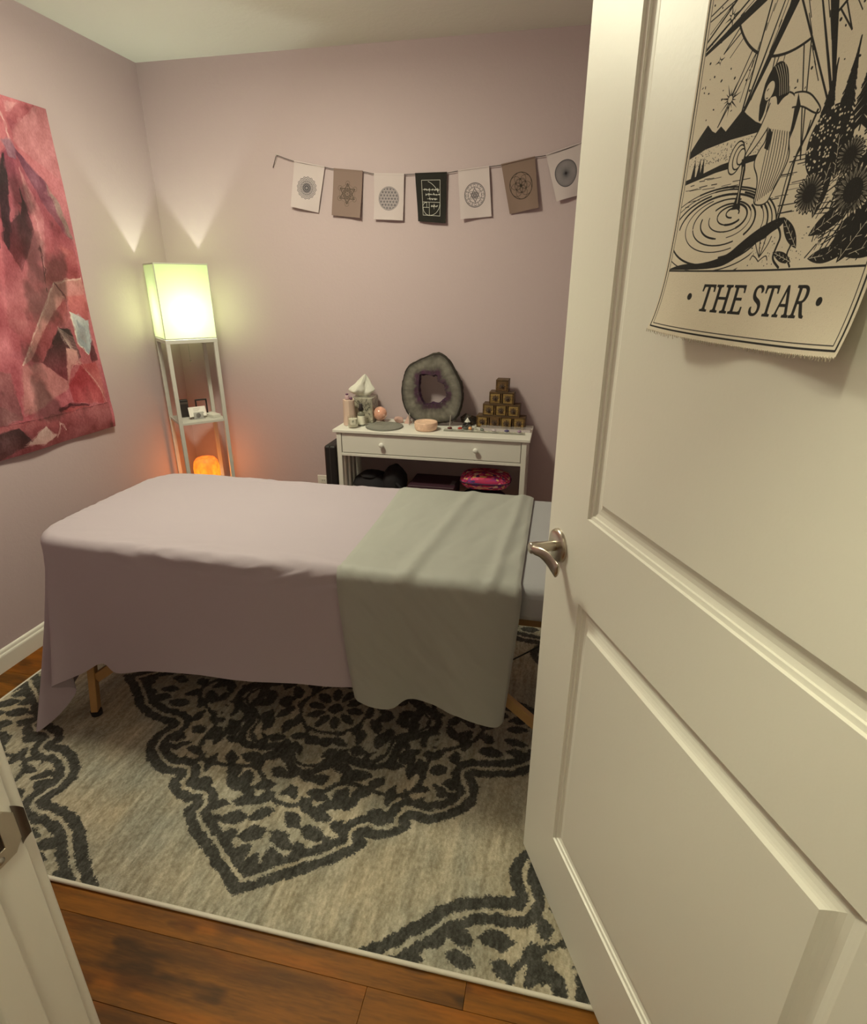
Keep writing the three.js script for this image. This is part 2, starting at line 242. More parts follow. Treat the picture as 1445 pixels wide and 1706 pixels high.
// ---------------------------------------------------------------- rug
const RX0 = -1.947, RX1 = 0.541, RZ0 = -2.342, RZ1 = -0.81;
{
  const S = 823, W = 2048, Hh = 1261;
  const quad = [[0, .71], [.05, .682], [.10, .648], [.155, .612], [.21, .578], [.255, .54], [.28, .51], [.282, .49], [.268, .478], [.30, .481], [.345, .467], [.385, .437], [.392, .41], [.38, .398], [.43, .402], [.49, .378], [.54, .338], [.566, .29], [.562, .24], [.542, .203], [.60, .197], [.66, .182], [.72, .15], [.77, .1], [.83, .05], [.9, 0]];
  const ring = [...quad, ...quad.slice(0, -1).reverse().map(([a, b]) => [a, -b]), ...quad.slice(1).map(([a, b]) => [-a, -b]), ...quad.slice(1, -1).reverse().map(([a, b]) => [-a, b])];
  const inside = (x, y) => { let c = false; for (let i = 0, j = ring.length - 1; i < ring.length; j = i++) { const a = ring[i], b = ring[j]; if ((a[1] > y) !== (b[1] > y) && x < (b[0] - a[0]) * (y - a[1]) / (b[1] - a[1]) + a[0]) c = !c; } return c; };
  // leaves of one quadrant, mirrored over both axes
  const leaves = [];
  const put = (x, y, a, l, w) => leaves.push([x, y, a, l, w]);
  put(0, .625, Math.PI / 2, .075, .05); put(.05, .6, .9, .085, .05); put(.045, .535, .35, .09, .052); put(.11, .565, 1.0, .08, .048); put(.125, .5, .2, .09, .052); put(.185, .53, .95, .075, .045); put(.2, .465, .1, .085, .05); put(.05, .47, .5, .08, .046); put(.235, .5, .7, .05, .036); put(.12, .435, .3, .085, .046);
  put(.3, .44, .9, .05, .036); put(.35, .425, .5, .05, .036); put(.28, .4, -.2, .07, .042);
  put(.4, .35, .8, .075, .046); put(.46, .345, .6, .07, .044); put(.5, .3, .4, .075, .046); put(.44, .28, .2, .08, .046); put(.5, .24, 0, .07, .042); put(.36, .32, 1.2, .07, .042);
  put(.58, .15, .5, .08, .046); put(.64, .14, .3, .075, .044); put(.58, .09, -.1, .09, .05); put(.67, .08, .2, .09, .046); put(.74, .06, 0, .085, .042); put(.56, .03, .3, .07, .044); put(.66, .03, .1, .08, .04); put(.78, .012, 0, .08, .036);
  seed = 77;
  for (let r = .12; r < .56; r += .055) for (let a = .08; a < 1.57; a += .062 / r) { const A = a + R(-.1, .1), rr = r + R(-.012, .012), x = rr * 1.1 * Math.cos(A), y = rr * .95 * Math.sin(A); if (x > .5 || y > .42 || (y > .36 && x > .22)) continue; put(x, y, A + (rnd() < .5 ? 1 : -1) * R(.5, 1.3), R(.06, .09), R(.036, .052)); }
  const base = document.createElement('canvas'); base.width = W; base.height = Hh; const c = base.getContext('2d'); c.fillStyle = '#fff'; c.fillRect(0, 0, W, Hh);
  const DARK = '#0a0a0a';
  function path(k) { c.beginPath(); ring.forEach(([x, y], i) => { const f = i ? 'lineTo' : 'moveTo'; c[f](x * k, y * k); }); c.closePath(); }
  function leaf([x, y, a, l, w]) { c.save(); c.translate(x, y); c.rotate(a); c.beginPath(); c.moveTo(-l * .5, 0); c.quadraticCurveTo(-l * .1, -w * .95, l * .5, w * .1); c.quadraticCurveTo(0, w * .95, -l * .5, 0); c.fill(); c.restore(); }
  function medallion(cx, cz) {
    c.save(); c.translate((cx - RX0) * S, (cz - RZ0) * S); c.scale(S, S); c.lineJoin = 'round';
    path(1); c.save(); c.clip(); c.fillStyle = '#ededed'; c.fillRect(-1, -1, 2, 2);
    c.strokeStyle = DARK;
    for (const [sx, sy] of [[1, 1], [-1, 1], [1, -1], [-1, -1]]) { c.save(); c.scale(sx, sy); c.fillStyle = '#1a1a1a'; leaves.forEach(leaf); 
      c.lineWidth = .016; c.strokeStyle = '#f2f2f2';
      for (const [x, y, r, s] of [[.235, .43, .036, 1], [.385, .3, .04, -1], [.53, .14, .036, 1], [.25, .2, .05, 1], [.4, .1, .045, -1]]) { c.beginPath(); for (let k = 0; k <= 26; k++) { const t = k / 26, q = s * (t * 7) + .8, rr = r * (1.25 - t); c[k ? 'lineTo' : 'moveTo'](x + rr * Math.cos(q), y + rr * Math.sin(q)); } c.stroke(); }
      c.restore(); }
    // inner medallion lines and the rosette
    for (const [k, w] of [[.62, .016], [.44, .03], [.40, .01]]) { c.strokeStyle = k === .62 ? '#333' : DARK; c.lineWidth = w; c.beginPath(); for (let i = 0; i <= 200; i++) { const a = i / 200 * 2 * Math.PI, r = k * (.62 + .07 * Math.cos(8 * a) + .09 * Math.abs(Math.cos(a)) ** 4); c[i ? 'lineTo' : 'moveTo'](r * 1.12 * Math.cos(a), r * Math.sin(a)); } c.stroke(); }
    c.fillStyle = '#e4e4e4'; c.beginPath(); c.arc(0, 0, .12, 0, 7); c.fill(); c.fillStyle = DARK; for (let i = 0; i < 10; i++) leaf([.075 * Math.cos(i * .628), .075 * Math.sin(i * .628), i * .628, .075, .04]); c.beginPath(); c.arc(0, 0, .026, 0, 7); c.fill(); c.lineWidth = .012; c.strokeStyle = DARK; c.beginPath(); c.arc(0, 0, .125, 0, 7); c.stroke();
    // double outline
    path(1); c.strokeStyle = DARK; c.lineWidth = .142; c.stroke(); c.strokeStyle = '#fafafa'; c.lineWidth = .088; c.stroke(); c.strokeStyle = DARK; c.lineWidth = .062; c.stroke();
    c.restore(); c.restore();
  }
  const cx = -0.703, cz = -1.576; for (const [x, z] of [[cx, cz], [RX0, RZ1], [RX1, RZ1], [RX0, RZ0], [RX1, RZ0]]) medallion(x, z);
  const src = c.getImageData(0, 0, W, Hh).data;
  const tex = pixelTex(W, Hh, (x, yy) => {
    const y = Hh - 1 - yy, nx = (noise(x / 2.6, y / 2.6) - .5) * 7 + (noise(x / 14, y / 14) - .5) * 7, ny = (noise(x / 2.6 + 90, y / 2.6) - .5) * 7 + (noise(x / 14 + 40, y / 14) - .5) * 7;
    let L = 0; for (const [a, b] of [[-2, -1], [2, 1], [-1, 2], [1, -2], [0, 0]]) L += src[(clamp(Math.round(y + ny + b), 0, Hh - 1) * W + clamp(Math.round(x + nx + a), 0, W - 1)) * 4] / 1275;
    const streak = fbm(x / 11, y / 75, 4), fleck = noise(x / 4, y / 7), blot = fbm(x / 70, y / 110, 3), thread = noise(x / 1.7, y / 1.7);
    const gr = .86 + .34 * (streak - .5) + .16 * (blot - .5) + .18 * (fleck - .5) + .12 * (thread - .5), g0 = 188 * gr;
    const dk = 70 * (.82 + .75 * (fleck - .35) * .6 + .5 * (streak - .45)) + 26 * (thread - .5), warm = (blot - .5) * 14;
    const t = smooth(.15, .85, L);
    return [lerp(dk, g0 + 4 + warm, t), lerp(dk - 1, g0 - 3, t), lerp(dk - 6, g0 - 22 - warm, t)];
  });
  const rug = new THREE.Group(); rug.name = 'rug'; rug.position.set((RX0 + RX1) / 2, 0, (RZ0 + RZ1) / 2); scene.add(rug);
  tag(rug, 'pale rug with dark grey scrolled medallions under the massage table', 'rug');
  const w = RX1 - RX0, d = RZ1 - RZ0;
  const top = box(w - .004, .009, d - .004, 0, .0047, 0, .003), p = top.attributes.position, uv = top.attributes.uv; for (let i = 0; i < p.count; i++) uv.setXY(i, p.getX(i) / w + .5, .5 - p.getZ(i) / d);
  mesh('pile', top, std(0xffffff, .95, { map: tex, bumpMap: withRepeat(pileBump, 26, 16), bumpScale: .003 }), rug);
  const e = []; for (const [a, b] of [[[-w / 2, -d / 2], [w / 2, -d / 2]], [[w / 2, -d / 2], [w / 2, d / 2]], [[w / 2, d / 2], [-w / 2, d / 2]], [[-w / 2, d / 2], [-w / 2, -d / 2]]]) e.push(tube([[a[0], .0056, a[1]], [b[0], .0056, b[1]]], .0056, 2, 8));
  mesh('edge_binding', merge(e), std(lin(.62, .58, .5), .9), rug);
}
// ---------------------------------------------------------------- massage table and its cloths
function pad(x0, x1, z0, z1, y0, y1, r, b) { // cushion with rounded corners in plan and softly rolled edges
  const s = new THREE.Shape(), X0 = x0 + b, X1 = x1 - b, Z0 = z0 + b, Z1 = z1 - b, q = r - b; s.moveTo(X0 + q, -Z1); s.lineTo(X1 - q, -Z1); s.absarc(X1 - q, -Z1 + q, q, -Math.PI / 2, 0); s.lineTo(X1, -Z0 - q); s.absarc(X1 - q, -Z0 - q, q, 0, Math.PI / 2); s.lineTo(X0 + q, -Z0); s.absarc(X0 + q, -Z0 - q, q, Math.PI / 2, Math.PI); s.lineTo(X0, -Z1 + q); s.absarc(X0 + q, -Z1 + q, q, Math.PI, 1.5 * Math.PI);
  const g = new THREE.ExtrudeGeometry(s, { depth: y1 - y0 - 2 * b, bevelEnabled: true, bevelSize: b, bevelThickness: b, bevelSegments: 8, curveSegments: 16 }); g.rotateX(-Math.PI / 2); g.translate(0, y0 + b, 0); return BGU.toCreasedNormals(g, .7);
}
const clothMat = (r, g, b, rough = .85) => std(lin(r, g, b), rough, { bumpMap: withRepeat(clothBump, 14, 14), bumpScale: .00025 });
const lilac = clothMat(.40, .345, .39), sage = clothMat(.33, .335, .31, .62), greySheet = clothMat(.33, .33, .35, .7);
{
  const wood = std(lin(.42, .24, .09), .45), t = thing('massage_table', 'wooden-legged massage table hidden under lilac and grey sheets', 'massage table', [-.7, 0, -1.725]);
  const w = .93, d = .355;
  mesh('cushion', pad(-w + .02, w - .02, -d + .03, d - .03, .585, .685, .11, .02), std(lin(.2, .2, .22), .6), t);
  for (const z of [-1, 1]) mesh('side_rail', ext(-w + .05, w - .01, .50, .58, z > 0 ? d - .155 : -d + .13, z > 0 ? d - .13 : -d + .155, .004), wood, t);
  for (const x of [-1, 1]) mesh('end_rail', ext(x > 0 ? w - .035 : -w + .05, x > 0 ? w - .01 : -w + .075, .50, .58, -d + .157, d - .157, .004), wood, t);
  for (const x of [-1, 1]) for (const z of [-1, 1]) {
    const top = [x * .80, .57, z * (d - .05)], foot = [x * .835, .03, z * (d + .005)];
    const l = mesh('leg', bar(top, foot, .04, .024), wood, t);
    mesh('rubber_foot', cyl(.0195, .0185, .016, foot[0], .0185, foot[2], 20), M.black, l);
    mesh('leg_block', ext(x * .80 - .035, x * .80 + .035, .44, .5, z * (d - .05) - .016, z * (d - .05) + .016, .004), wood, l);
    mesh('knob', (() => { const g = lathe([[0, .02], [.014, .018], [.018, .008], [.012, 0]], 18); g.rotateX(z * Math.PI / 2); g.translate(x * .806, .42, z * (d - .03)); return g; })(), M.black, l);
  }
  for (const x of [-1, 1]) for (const z of [-1, 1]) mesh('brace', bar([x * .33, .52, z * (d - .06)], [x * .815, .16, z * (d - .012)], .034, .018), wood, t);
  for (const x of [-1, 1]) for (const z of [-1, 1]) mesh('support_cable', tube([[x * .80, .54, z * (d - .075)], [x * .4, .34, z * (d - .12)], [x * .04, .50, z * (d - .075)]].map((p, i) => i === 1 ? [x * .42, .3, z * (d - .09)] : p), .0022, 20, 6), M.black, t);
}
tag(mesh('fitted_sheet', uvBox(pad(-1.638, .255, -2.087, -1.371, .588, .698, .13, .034)), greySheet), 'plain grey fitted sheet stretched over the head of the table', 'sheet');
function cat(nodes, t) { // Catmull-Rom through nodes (arrays), t in 0..1
  const n = nodes.length - 1, f = clamp(t, 0, 1) * n, i = Math.min(n - 1, Math.floor(f)), u = f - i, P = k => nodes[clamp(k, 0, n)], [a, b, c, d] = [P(i - 1), P(i), P(i + 1), P(i + 2)];
  return b.map((_, k) => .5 * (2 * b[k] + (c[k] - a[k]) * u + (2 * a[k] - 5 * b[k] + 4 * c[k] - d[k]) * u * u + (3 * b[k] - a[k] - 3 * c[k] + d[k]) * u * u * u));
}
// the lilac blanket: rim path and hem path, pleated at the front left corner
{
  const top = .7035, rad = .036;
  const N = [ // rim x, rim z, hem x, hem y, hem z
    [-.36, -1.361, -.36, .33, -1.352], [-.53, -1.361, -.53, .313, -1.348], [-.80, -1.357, -.795, .296, -1.33], [-1.07, -1.357, -1.07, .279, -1.332], [-1.25, -1.357, -1.24, .268, -1.335], [-1.38, -1.358, -1.375, .236, -1.334],
    [-1.47, -1.362, -1.425, .268, -1.338], [-1.53, -1.366, -1.485, .238, -1.31], [-1.575, -1.373, -1.572, .205, -1.265], [-1.60, -1.386, -1.580, .185, -1.278], [-1.618, -1.40, -1.56, .14, -1.33], [-1.634, -1.42, -1.60, .07, -1.285], [-1.643, -1.44, -1.652, .026, -1.232], [-1.648, -1.46, -1.668, .03, -1.25],
    [-1.652, -1.49, -1.672, .055, -1.36], [-1.655, -1.55, -1.66, .095, -1.43], [-1.658, -1.65, -1.672, .19, -1.62], [-1.658, -1.85, -1.68, .26, -1.86], [-1.645, -1.98, -1.67, .24, -2.0], [-1.585, -2.065, -1.60, .18, -2.10], [-1.48, -2.087, -1.48, .26, -2.12], [-1.2, -2.092, -1.2, .3, -2.115], [-.36, -2.092, -.36, .3, -2.115]];
  // parameter spread by rim and hem length
  const cum = [0]; for (let i = 1; i < N.length; i++) { const a = N[i - 1], b = N[i]; cum.push(cum[i - 1] + Math.max(Math.hypot(b[0] - a[0], b[1] - a[1]) * 1, Math.hypot(b[2] - a[2], b[3] - a[3], b[4] - a[4])) + .02); }
  const tot = cum[cum.length - 1], at = u => { const s = u * tot; let i = 1; while (i < cum.length - 1 && cum[i] < s) i++; return cat(N, (i - 1 + (s - cum[i - 1]) / (cum[i] - cum[i - 1])) / (N.length - 1)); };
  const nu = 300, nTop = 26, nR = 8, nS = 42, nv = nTop + nR + nS;
  const g = grid(nu, nv, (u, v) => {
    const [rx, rz, hx, hy, hz] = at(u), j = Math.round(v * nv);
    const sx = clamp(rx, -1.36, -.36), sz = -1.725, L = Math.hypot(rx - sx, rz - sz) || 1, ox = (rx - sx) / L, oz = (rz - sz) / L;
    const ix = rx - ox * rad, iz = rz - oz * rad;
    let p;
    if (j <= nTop) { const t = j / nTop; p = [lerp(sx, ix, t), top, lerp(sz, iz, t)]; }
    else if (j <= nTop + nR) { const a = (j - nTop) / nR * Math.PI / 2; p = [ix + ox * rad * Math.sin(a), top - rad * (1 - Math.cos(a)), iz + oz * rad * Math.sin(a)]; }
    else { const t = (j - nTop - nR) / nS, tt = t ** 1.15, y = lerp(top - rad, hy, t); p = [lerp(rx, hx, tt), y, lerp(rz, hz, tt)]; const s = t * (1 - .2 * t); const wv = .006 * (fbm(rx * 7, rz * 7 + t * .6, 2) - .5) * s * 2 + .0035 * Math.sin(rx * 21 + t * 2) * s; p[0] += ox * wv; p[2] += oz * wv; }
    // soft lumps and the pull lines along the near edge
    const e = smooth(.45, 1, j / (nTop + nR)) * (1 - smooth(nTop + nR + 2, nTop + nR + 10, j));
    const w1 = (fbm(p[0] * 3.2, p[2] * 7, 3) - .5) * .007, w2 = (fbm(p[0] * 7 + 5, (p[2] + p[1] + .05 * Math.sin(p[0] * 5)) * 52, 3) - .5) * .021 * e * (.35 + .65 * smooth(-1.5, -1.1, p[0]));
    if (j < nTop + nR + 10) { p[1] += w1 + w2 * .8; p[2] += oz * w2 * .5; }
    return p;
  }, (u, v, p) => [p[0] + p[1] * .3, p[2] + p[1]]);
  const b = mesh('blanket', g, lilac); tag(b, 'lilac blanket draped over the table with one corner reaching the rug', 'blanket');
}
// the sage sheet folded across the blanket
{
  const top = .712, rad = .04, zf = -1.346, zb = -2.098;
  const hem = [[-.528, .292, -1.325], [-.47, .275, -1.32], [-.414, .268, -1.328], [-.365, .298, -1.342], [-.30, .296, -1.34], [-.236, .285, -1.33], [-.17, .274, -1.325], [-.104, .262, -1.325], [-.078, .276, -1.33]];
  const nu = 90, nB = 20, nT = 44, nR = 9, nS = 40, nv = nB + nR + nT + nR + nS;
  const g = grid(nu, nv, (u, v) => {
    const j = Math.round(v * nv), h = cat(hem, u), edge = smooth(0, .035, u) * smooth(0, .02, 1 - u), lift = lerp(-.006, 0, edge);
    const xt = lerp(-.578, -.056, u); let x, y, z;
    if (j <= nB) { const t = 1 - j / nB; x = xt; y = lerp(top - rad, .34, t); z = zb - .01 * t; }
    else if (j <= nB + nR) { const a = (1 - (j - nB) / nR) * Math.PI / 2; x = xt; y = top + lift - rad * (1 - Math.cos(a)); z = zb + rad - rad * Math.sin(a); }
    else if (j <= nB + nR + nT) { const t = (j - nB - nR) / nT; x = xt + .01 * Math.sin(t * 2.4) * (1 - u); y = top + lift; z = lerp(zb + rad, zf - rad, t); }
    else if (j <= nB + 2 * nR + nT) { const a = (j - nB - nR - nT) / nR * Math.PI / 2; x = xt + .006 * Math.sin(a); y = top + lift - rad * (1 - Math.cos(a)); z = zf - rad + rad * Math.sin(a) + lift * Math.sin(a); }
    else { const t = (j - nB - 2 * nR - nT) / nS; x = lerp(xt + .006 * (1 - t), h[0], t ** 1.3); y = lerp(top - rad, h[1], t); z = lerp(zf, h[2], t) + lift; const s = Math.sin(Math.PI * Math.min(1, t * .9)); z += .006 * Math.sin(u * 9 + 1) * t + .008 * (fbm(u * 5, t * .8, 2) - .5) * s; }
    // creases on top: one long diagonal ridge, fine cross folds
    const onTop = smooth(nB + 2, nB + nR + 3, j) * (1 - smooth(nB + nR + nT + nR, nB + nR + nT + nR + 12, j));
    const r1 = Math.exp(-(((x + .33 + (z + 1.7) * .12) / .022) ** 2)) * .011, r2 = Math.exp(-(((x + .115 + (z + 1.7) * .05) / .018) ** 2)) * .010, f = (fbm(x * 15 + z * 6, z * 6, 3) - .5) * .013, c = Math.exp(-(((z + 1.50 + .04 * x + .02 * Math.sin(x * 14)) / .006) ** 2)) * -.004;
    y += onTop * edge * (r1 + r2 + f + c) * .9; if (j > nB + nR + nT) z += (fbm(x * 16 + y * 13, y * 6, 3) - .5) * .009 * edge;
    return [x, y, z];
  }, (u, v, p) => [p[0], p[2] + p[1]]);
  tag(mesh('folded_sheet', g, sage), 'sage grey sheet folded down across the right part of the lilac blanket', 'sheet');
}

// ---------------------------------------------------------------- shelf lamp in the corner
const LS = .955, LX = -1.983 * LS, LZ = -2.866 * LS, LA = .8217;     // position and turn
const lampAt = (x, z) => [LX + x * Math.cos(LA) + z * Math.sin(LA), LZ - x * Math.sin(LA) + z * Math.cos(LA)];
{
  const t = thing('floor_lamp', 'tall white wooden shelf lamp with a glowing square fabric shade', 'floor lamp', [LX, 0, LZ], LA);
  const w = .2483, hw = w / 2, yT = 1.547, yB = 1.2, p = .019, q = hw - p / 2 - .001;
  for (const x of [-1, 1]) for (const z of [-1, 1]) mesh('post', ext(x * q - p / 2, x * q + p / 2, 0, yB - .004, z * q - p / 2, z * q + p / 2, .0015), M.lampWood, t);
  for (const y of [.785, .385, .06]) mesh('shelf', ext(-hw + .006, hw - .006, y - .012, y, -hw + .006, hw - .006, .001), M.lampWood, t);
  mesh('top_frame', merge([ext(-hw, hw, yB - .02, yB - .002, hw - .018, hw, .001), ext(-hw, hw, yB - .02, yB - .002, -hw, -hw + .018, .001), ext(-hw, -hw + .018, yB - .02, yB - .002, -hw + .018, hw - .018, .001), ext(hw - .018, hw, yB - .02, yB - .002, -hw + .018, hw - .018, .001), ext(-hw + .018, hw - .018, yB - .010, yB - .004, -hw + .018, hw - .018, 0)]), M.lampWood, t);
  const fabric = phys(lin(.52, .59, .34), 1, { transmission: .30, thickness: 0, side: THREE.DoubleSide, bumpMap: withRepeat(clothBump, 8, 8), bumpScale: .0001 });
  const sh = mesh('lamp_shade', merge([0, 1, 2, 3].map(k => { const g = new THREE.PlaneGeometry(w - .004, yT - yB - .004, 6, 6); g.translate(0, (yT + yB) / 2, hw - .0015); g.rotateY(k * Math.PI / 2); return g; })), fabric, t); sh.userData.label = 'glowing pale green fabric shade';
  const rim = []; for (let k = 0; k < 4; k++) { const a = box(w, .006, .0035, 0, yT - .002, hw - .0015, .001), b = box(w, .006, .0035, 0, yB + .002, hw - .0015, .001), c = box(.004, yT - yB, .004, hw - .002, (yT + yB) / 2, hw - .002, .001); for (const g of [a, b, c]) { g.rotateY(k * Math.PI / 2); rim.push(g); } }
  mesh('shade_frame', merge(rim), std(lin(.52, .52, .44), .7), sh);
  mesh('socket', lathe([[0, 1.2], [.02, 1.2], [.02, 1.235], [.016, 1.262], [.0, 1.262]], 20), std(lin(.3, .3, .28), .5), t);
  const bulb = mesh('light_bulb', lathe([[0, 1.258], [.013, 1.26], [.016, 1.275], [.028, 1.305], [.03, 1.325], [.024, 1.347], [.012, 1.357], [0, 1.36]], 24), std(0xffffff, .4, { emissive: LAMP_BULB.color, emissiveIntensity: 5 }), t);
  const L = new THREE.PointLight(LAMP_BULB.color, LAMP_BULB.power, 0, 2); L.position.set(0, 1.322, 0); L.shadow.radius = .9; L.name = 'lamp_bulb_glow'; t.add(L);
  const ch = mesh('pull_chain', tube([[0, 1.187, .02], [.001, 1.15, .02], [.001, 1.10, .021], [.002, 1.088, .021]], .0013, 16, 6), M.steel, t);
  const kb = new THREE.SphereGeometry(.005, 12, 8); kb.translate(.002, 1.084, .021); mesh('chain_end', kb, M.steel, ch);
  mesh('cord', tube([[-.01, 1.186, .02], [.01, 1.176, .03], [.05, 1.178, .0], [.09, 1.185, -.05], [.112, 1.16, -.105], [.116, .8, -.111], [.116, .4, -.112]], .0028, 60, 8), std(lin(.45, .45, .42), .6), t);
  for (const [x, z] of [[-.02, .04], [-.008, .042], [.004, .044]]) { const s = new THREE.SphereGeometry(.004, 10, 8); s.translate(x, 1.182, z); mesh('screw', s, M.steel, t); }
}
function onShelf(o, x, z, y = .7855) { const [a, b] = lampAt(x, z); o.position.set(a, y, b); }
{ // things on the lamp shelf
  let t = thing('card_box', 'black card box standing at the left of the lamp shelf', 'box', [0, 0, 0], LA - .1); onShelf(t, -.056, -.05);
  mesh('case', box(.05, .092, .034, 0, .046, 0, .003), std(lin(.022, .018, .017), .45), t); mesh('lid_band', box(.0506, .012, .0346, 0, .075, 0, .002), std(lin(.07, .055, .045), .5), t);
  t = thing('card_holder', 'clear business card holder with white cards on the lamp shelf', 'card holder', [0, 0, 0], LA + .06); onShelf(t, -.006, .035);
  mesh('tray', merge([box(.07, .003, .034, 0, .0015, 0, .001), box(.05, .034, .003, 0, .02, .016, .001), box(.07, .012, .003, 0, .006, -.016, .001)]), phys(lin(.75, .75, .73), .15, { transmission: .6, thickness: 0 }), t);
  const cardTex = canvasTex(256, 150, (c, w, h) => { c.fillStyle = '#efece4'; c.fillRect(0, 0, w, h); c.strokeStyle = '#b9b5ac'; c.strokeRect(26, 10, w - 46, h - 24); c.fillStyle = '#9a968e'; for (let k = 0; k < 4; k++) c.fillRect(70, 24 + k * 14, 110 - k * 12, 3); c.beginPath(); c.arc(212, 100, 10, 0, 7); c.fill(); });
  const card = new RoundedBoxGeometry(.088, .052, .006, 1, .0008); card.rotateX(-.28); card.translate(0, .037, .0); mesh('business_cards', card, std(0xffffff, .6, { map: cardTex }), t);
  const em = new THREE.SphereGeometry(.012, 16, 10); em.scale(1, 1.1, .12); em.translate(-.002, .02, .0185); mesh('emblem', em, std(lin(.16, .15, .15), .5), t);
  t = thing('easel_frame', 'small black frame stand behind the white cards', 'frame', [0, 0, 0], LA - .1); onShelf(t, .04, -.055);
  mesh('frame', merge([box(.062, .008, .008, 0, .082, 0, .003), box(.008, .082, .008, .027, .041, 0, .003), box(.008, .082, .008, -.027, .041, 0, .003), box(.062, .007, .012, 0, .0035, .002, .002)]), M.black, t);
  t = thing('notepad', 'small white block lying at the right of the lamp shelf', 'notepad', [0, 0, 0], LA + .35); onShelf(t, .072, .025);
  mesh('pages', box(.046, .013, .082, 0, .0065, 0, .002), std(lin(.66, .65, .58), .7), t); mesh('cover', box(.047, .0025, .083, 0, .0143, 0, .001), std(lin(.74, .73, .66), .6), t);
}
{ // salt lamp on the low shelf
  const [x, z] = lampAt(.005, .01), t = thing('salt_lamp', 'glowing orange salt lamp on the lower shelf of the corner lamp', 'salt lamp', [x, .3855, z]);
  mesh('base', lathe([[0, 0], [.062, 0], [.064, .006], [.06, .018], [0, .018]], 32), std(lin(.12, .05, .02), .5), t);
  const g = lathe([[0, .018], [.052, .018], [.064, .04], [.0695, .08], [.069, .125], [.062, .157], [.05, .172], [.036, .177], [.022, .176], [.018, .168], [.017, .14], [0, .138]], 48), p = g.attributes.position;
  for (let i = 0; i < p.count; i++) { const a = Math.atan2(p.getZ(i), p.getX(i)), r = Math.hypot(p.getX(i), p.getZ(i)); if (r > .03) { const k = 1 + .05 * (fbm(Math.cos(a) * 3 + 7, Math.sin(a) * 3 + p.getY(i) * 22, 3) - .5) * 2; p.setX(i, p.getX(i) * k); p.setZ(i, p.getZ(i) * k); } } g.computeVertexNormals();
  const glow = pixelTex(256, 128, (i, j) => { const v = j / 128, n = fbm(i / 9, j / 7, 4), k = clamp(.62 * (1 - smooth(.12, .62, v)) + .75 * (n - .38), 0, 1); return [255, 84 + 130 * k, 3 + 60 * k * k]; });
  mesh('salt_block', g, std(lin(.8, .28, .08), .6, { emissive: 0xffffff, emissiveMap: glow, emissiveIntensity: 1.0 }), t);
  const L = new THREE.PointLight(SALT_GLOW.color, SALT_GLOW.power, 0, 2); L.position.set(0, .1, 0); L.shadow.radius = 2.5; L.name = 'salt_lamp_glow'; t.add(L);
  mesh('cord', tube([[.06, .03, -.03], [.1, .05, -.06], [.105, .12, -.1], [.107, .17, -.108]], .003, 24, 8), std(lin(.55, .5, .42), .6), t);
}

// ---------------------------------------------------------------- console table
const CT = .78;
{
  const x0 = -1.088, x1 = -.107, zf = -2.648, zb = -2.952, t = thing('console_table', 'narrow white console table with one wide drawer against back wall', 'console table', [(x0 + x1) / 2, 0, (zf + zb) / 2]);
  const ox = (x0 + x1) / 2, oz = (zf + zb) / 2, E = (a, b, c, d, e, f, r = .0015) => ext(a - ox, b - ox, c, d, e - oz, f - oz, r), W = M.white;
  mesh('tabletop', E(x0, x1, CT - .014, CT, zb, zf, .002), W, t);
  const lx0 = x0 + .017, lx1 = x1 - .015, lw = .024, lz = zf - .008;
  for (const [a, b] of [[lx0, lx0 + lw], [lx1 - lw, lx1]]) for (const [c, d] of [[lz - lw, lz], [zb + .006, zb + .006 + lw]]) mesh('leg', E(a, b, 0, CT - .014, c, d), W, t);
  mesh('drawer_rail', E(lx0 + lw, lx1 - lw, .646, .66, lz - .02, lz - .001), W, t);
  mesh('side_panel', E(lx0 + .003, lx0 + .015, .646, CT - .014, zb + .03, lz - lw), W, t); mesh('side_panel', E(lx1 - .015, lx1 - .003, .646, CT - .014, zb + .03, lz - lw), W, t);
  mesh('back_panel', E(lx0 + lw, lx1 - lw, .646, CT - .014, zb + .008, zb + .016), W, t);
  const dr = mesh('drawer', E(lx0 + lw + .003, lx1 - lw - .003, .6635, CT - .0175, lz - .018, lz - .003), W, t);
  mesh('drawer_box', E(lx0 + lw + .02, lx1 - lw - .02, .668, .74, zb + .03, lz - .018, 0), W, dr);
  for (const x of [-.833, -.363]) { const k = lathe([[0, .024], [.008, .0232], [.0125, .019], [.0128, .015], [.009, .010], [.006, .007], [.006, 0]], 28); k.rotateX(Math.PI / 2); k.translate(x - ox, .714, lz - .003 - oz); mesh('knob', k, std(lin(.8, .79, .75), .25), dr); }
  mesh('lower_shelf', E(lx0 + .002, lx1 - .002, .385, .40, zb + .01, lz - .004), W, t);
  for (const a of [lx0 + .004, lx1 - .016]) for (const z of [-2.745, -2.805, -2.865]) mesh('side_slat', E(a, a + .012, .40, .646, z - .016, z + .016), W, t);
}
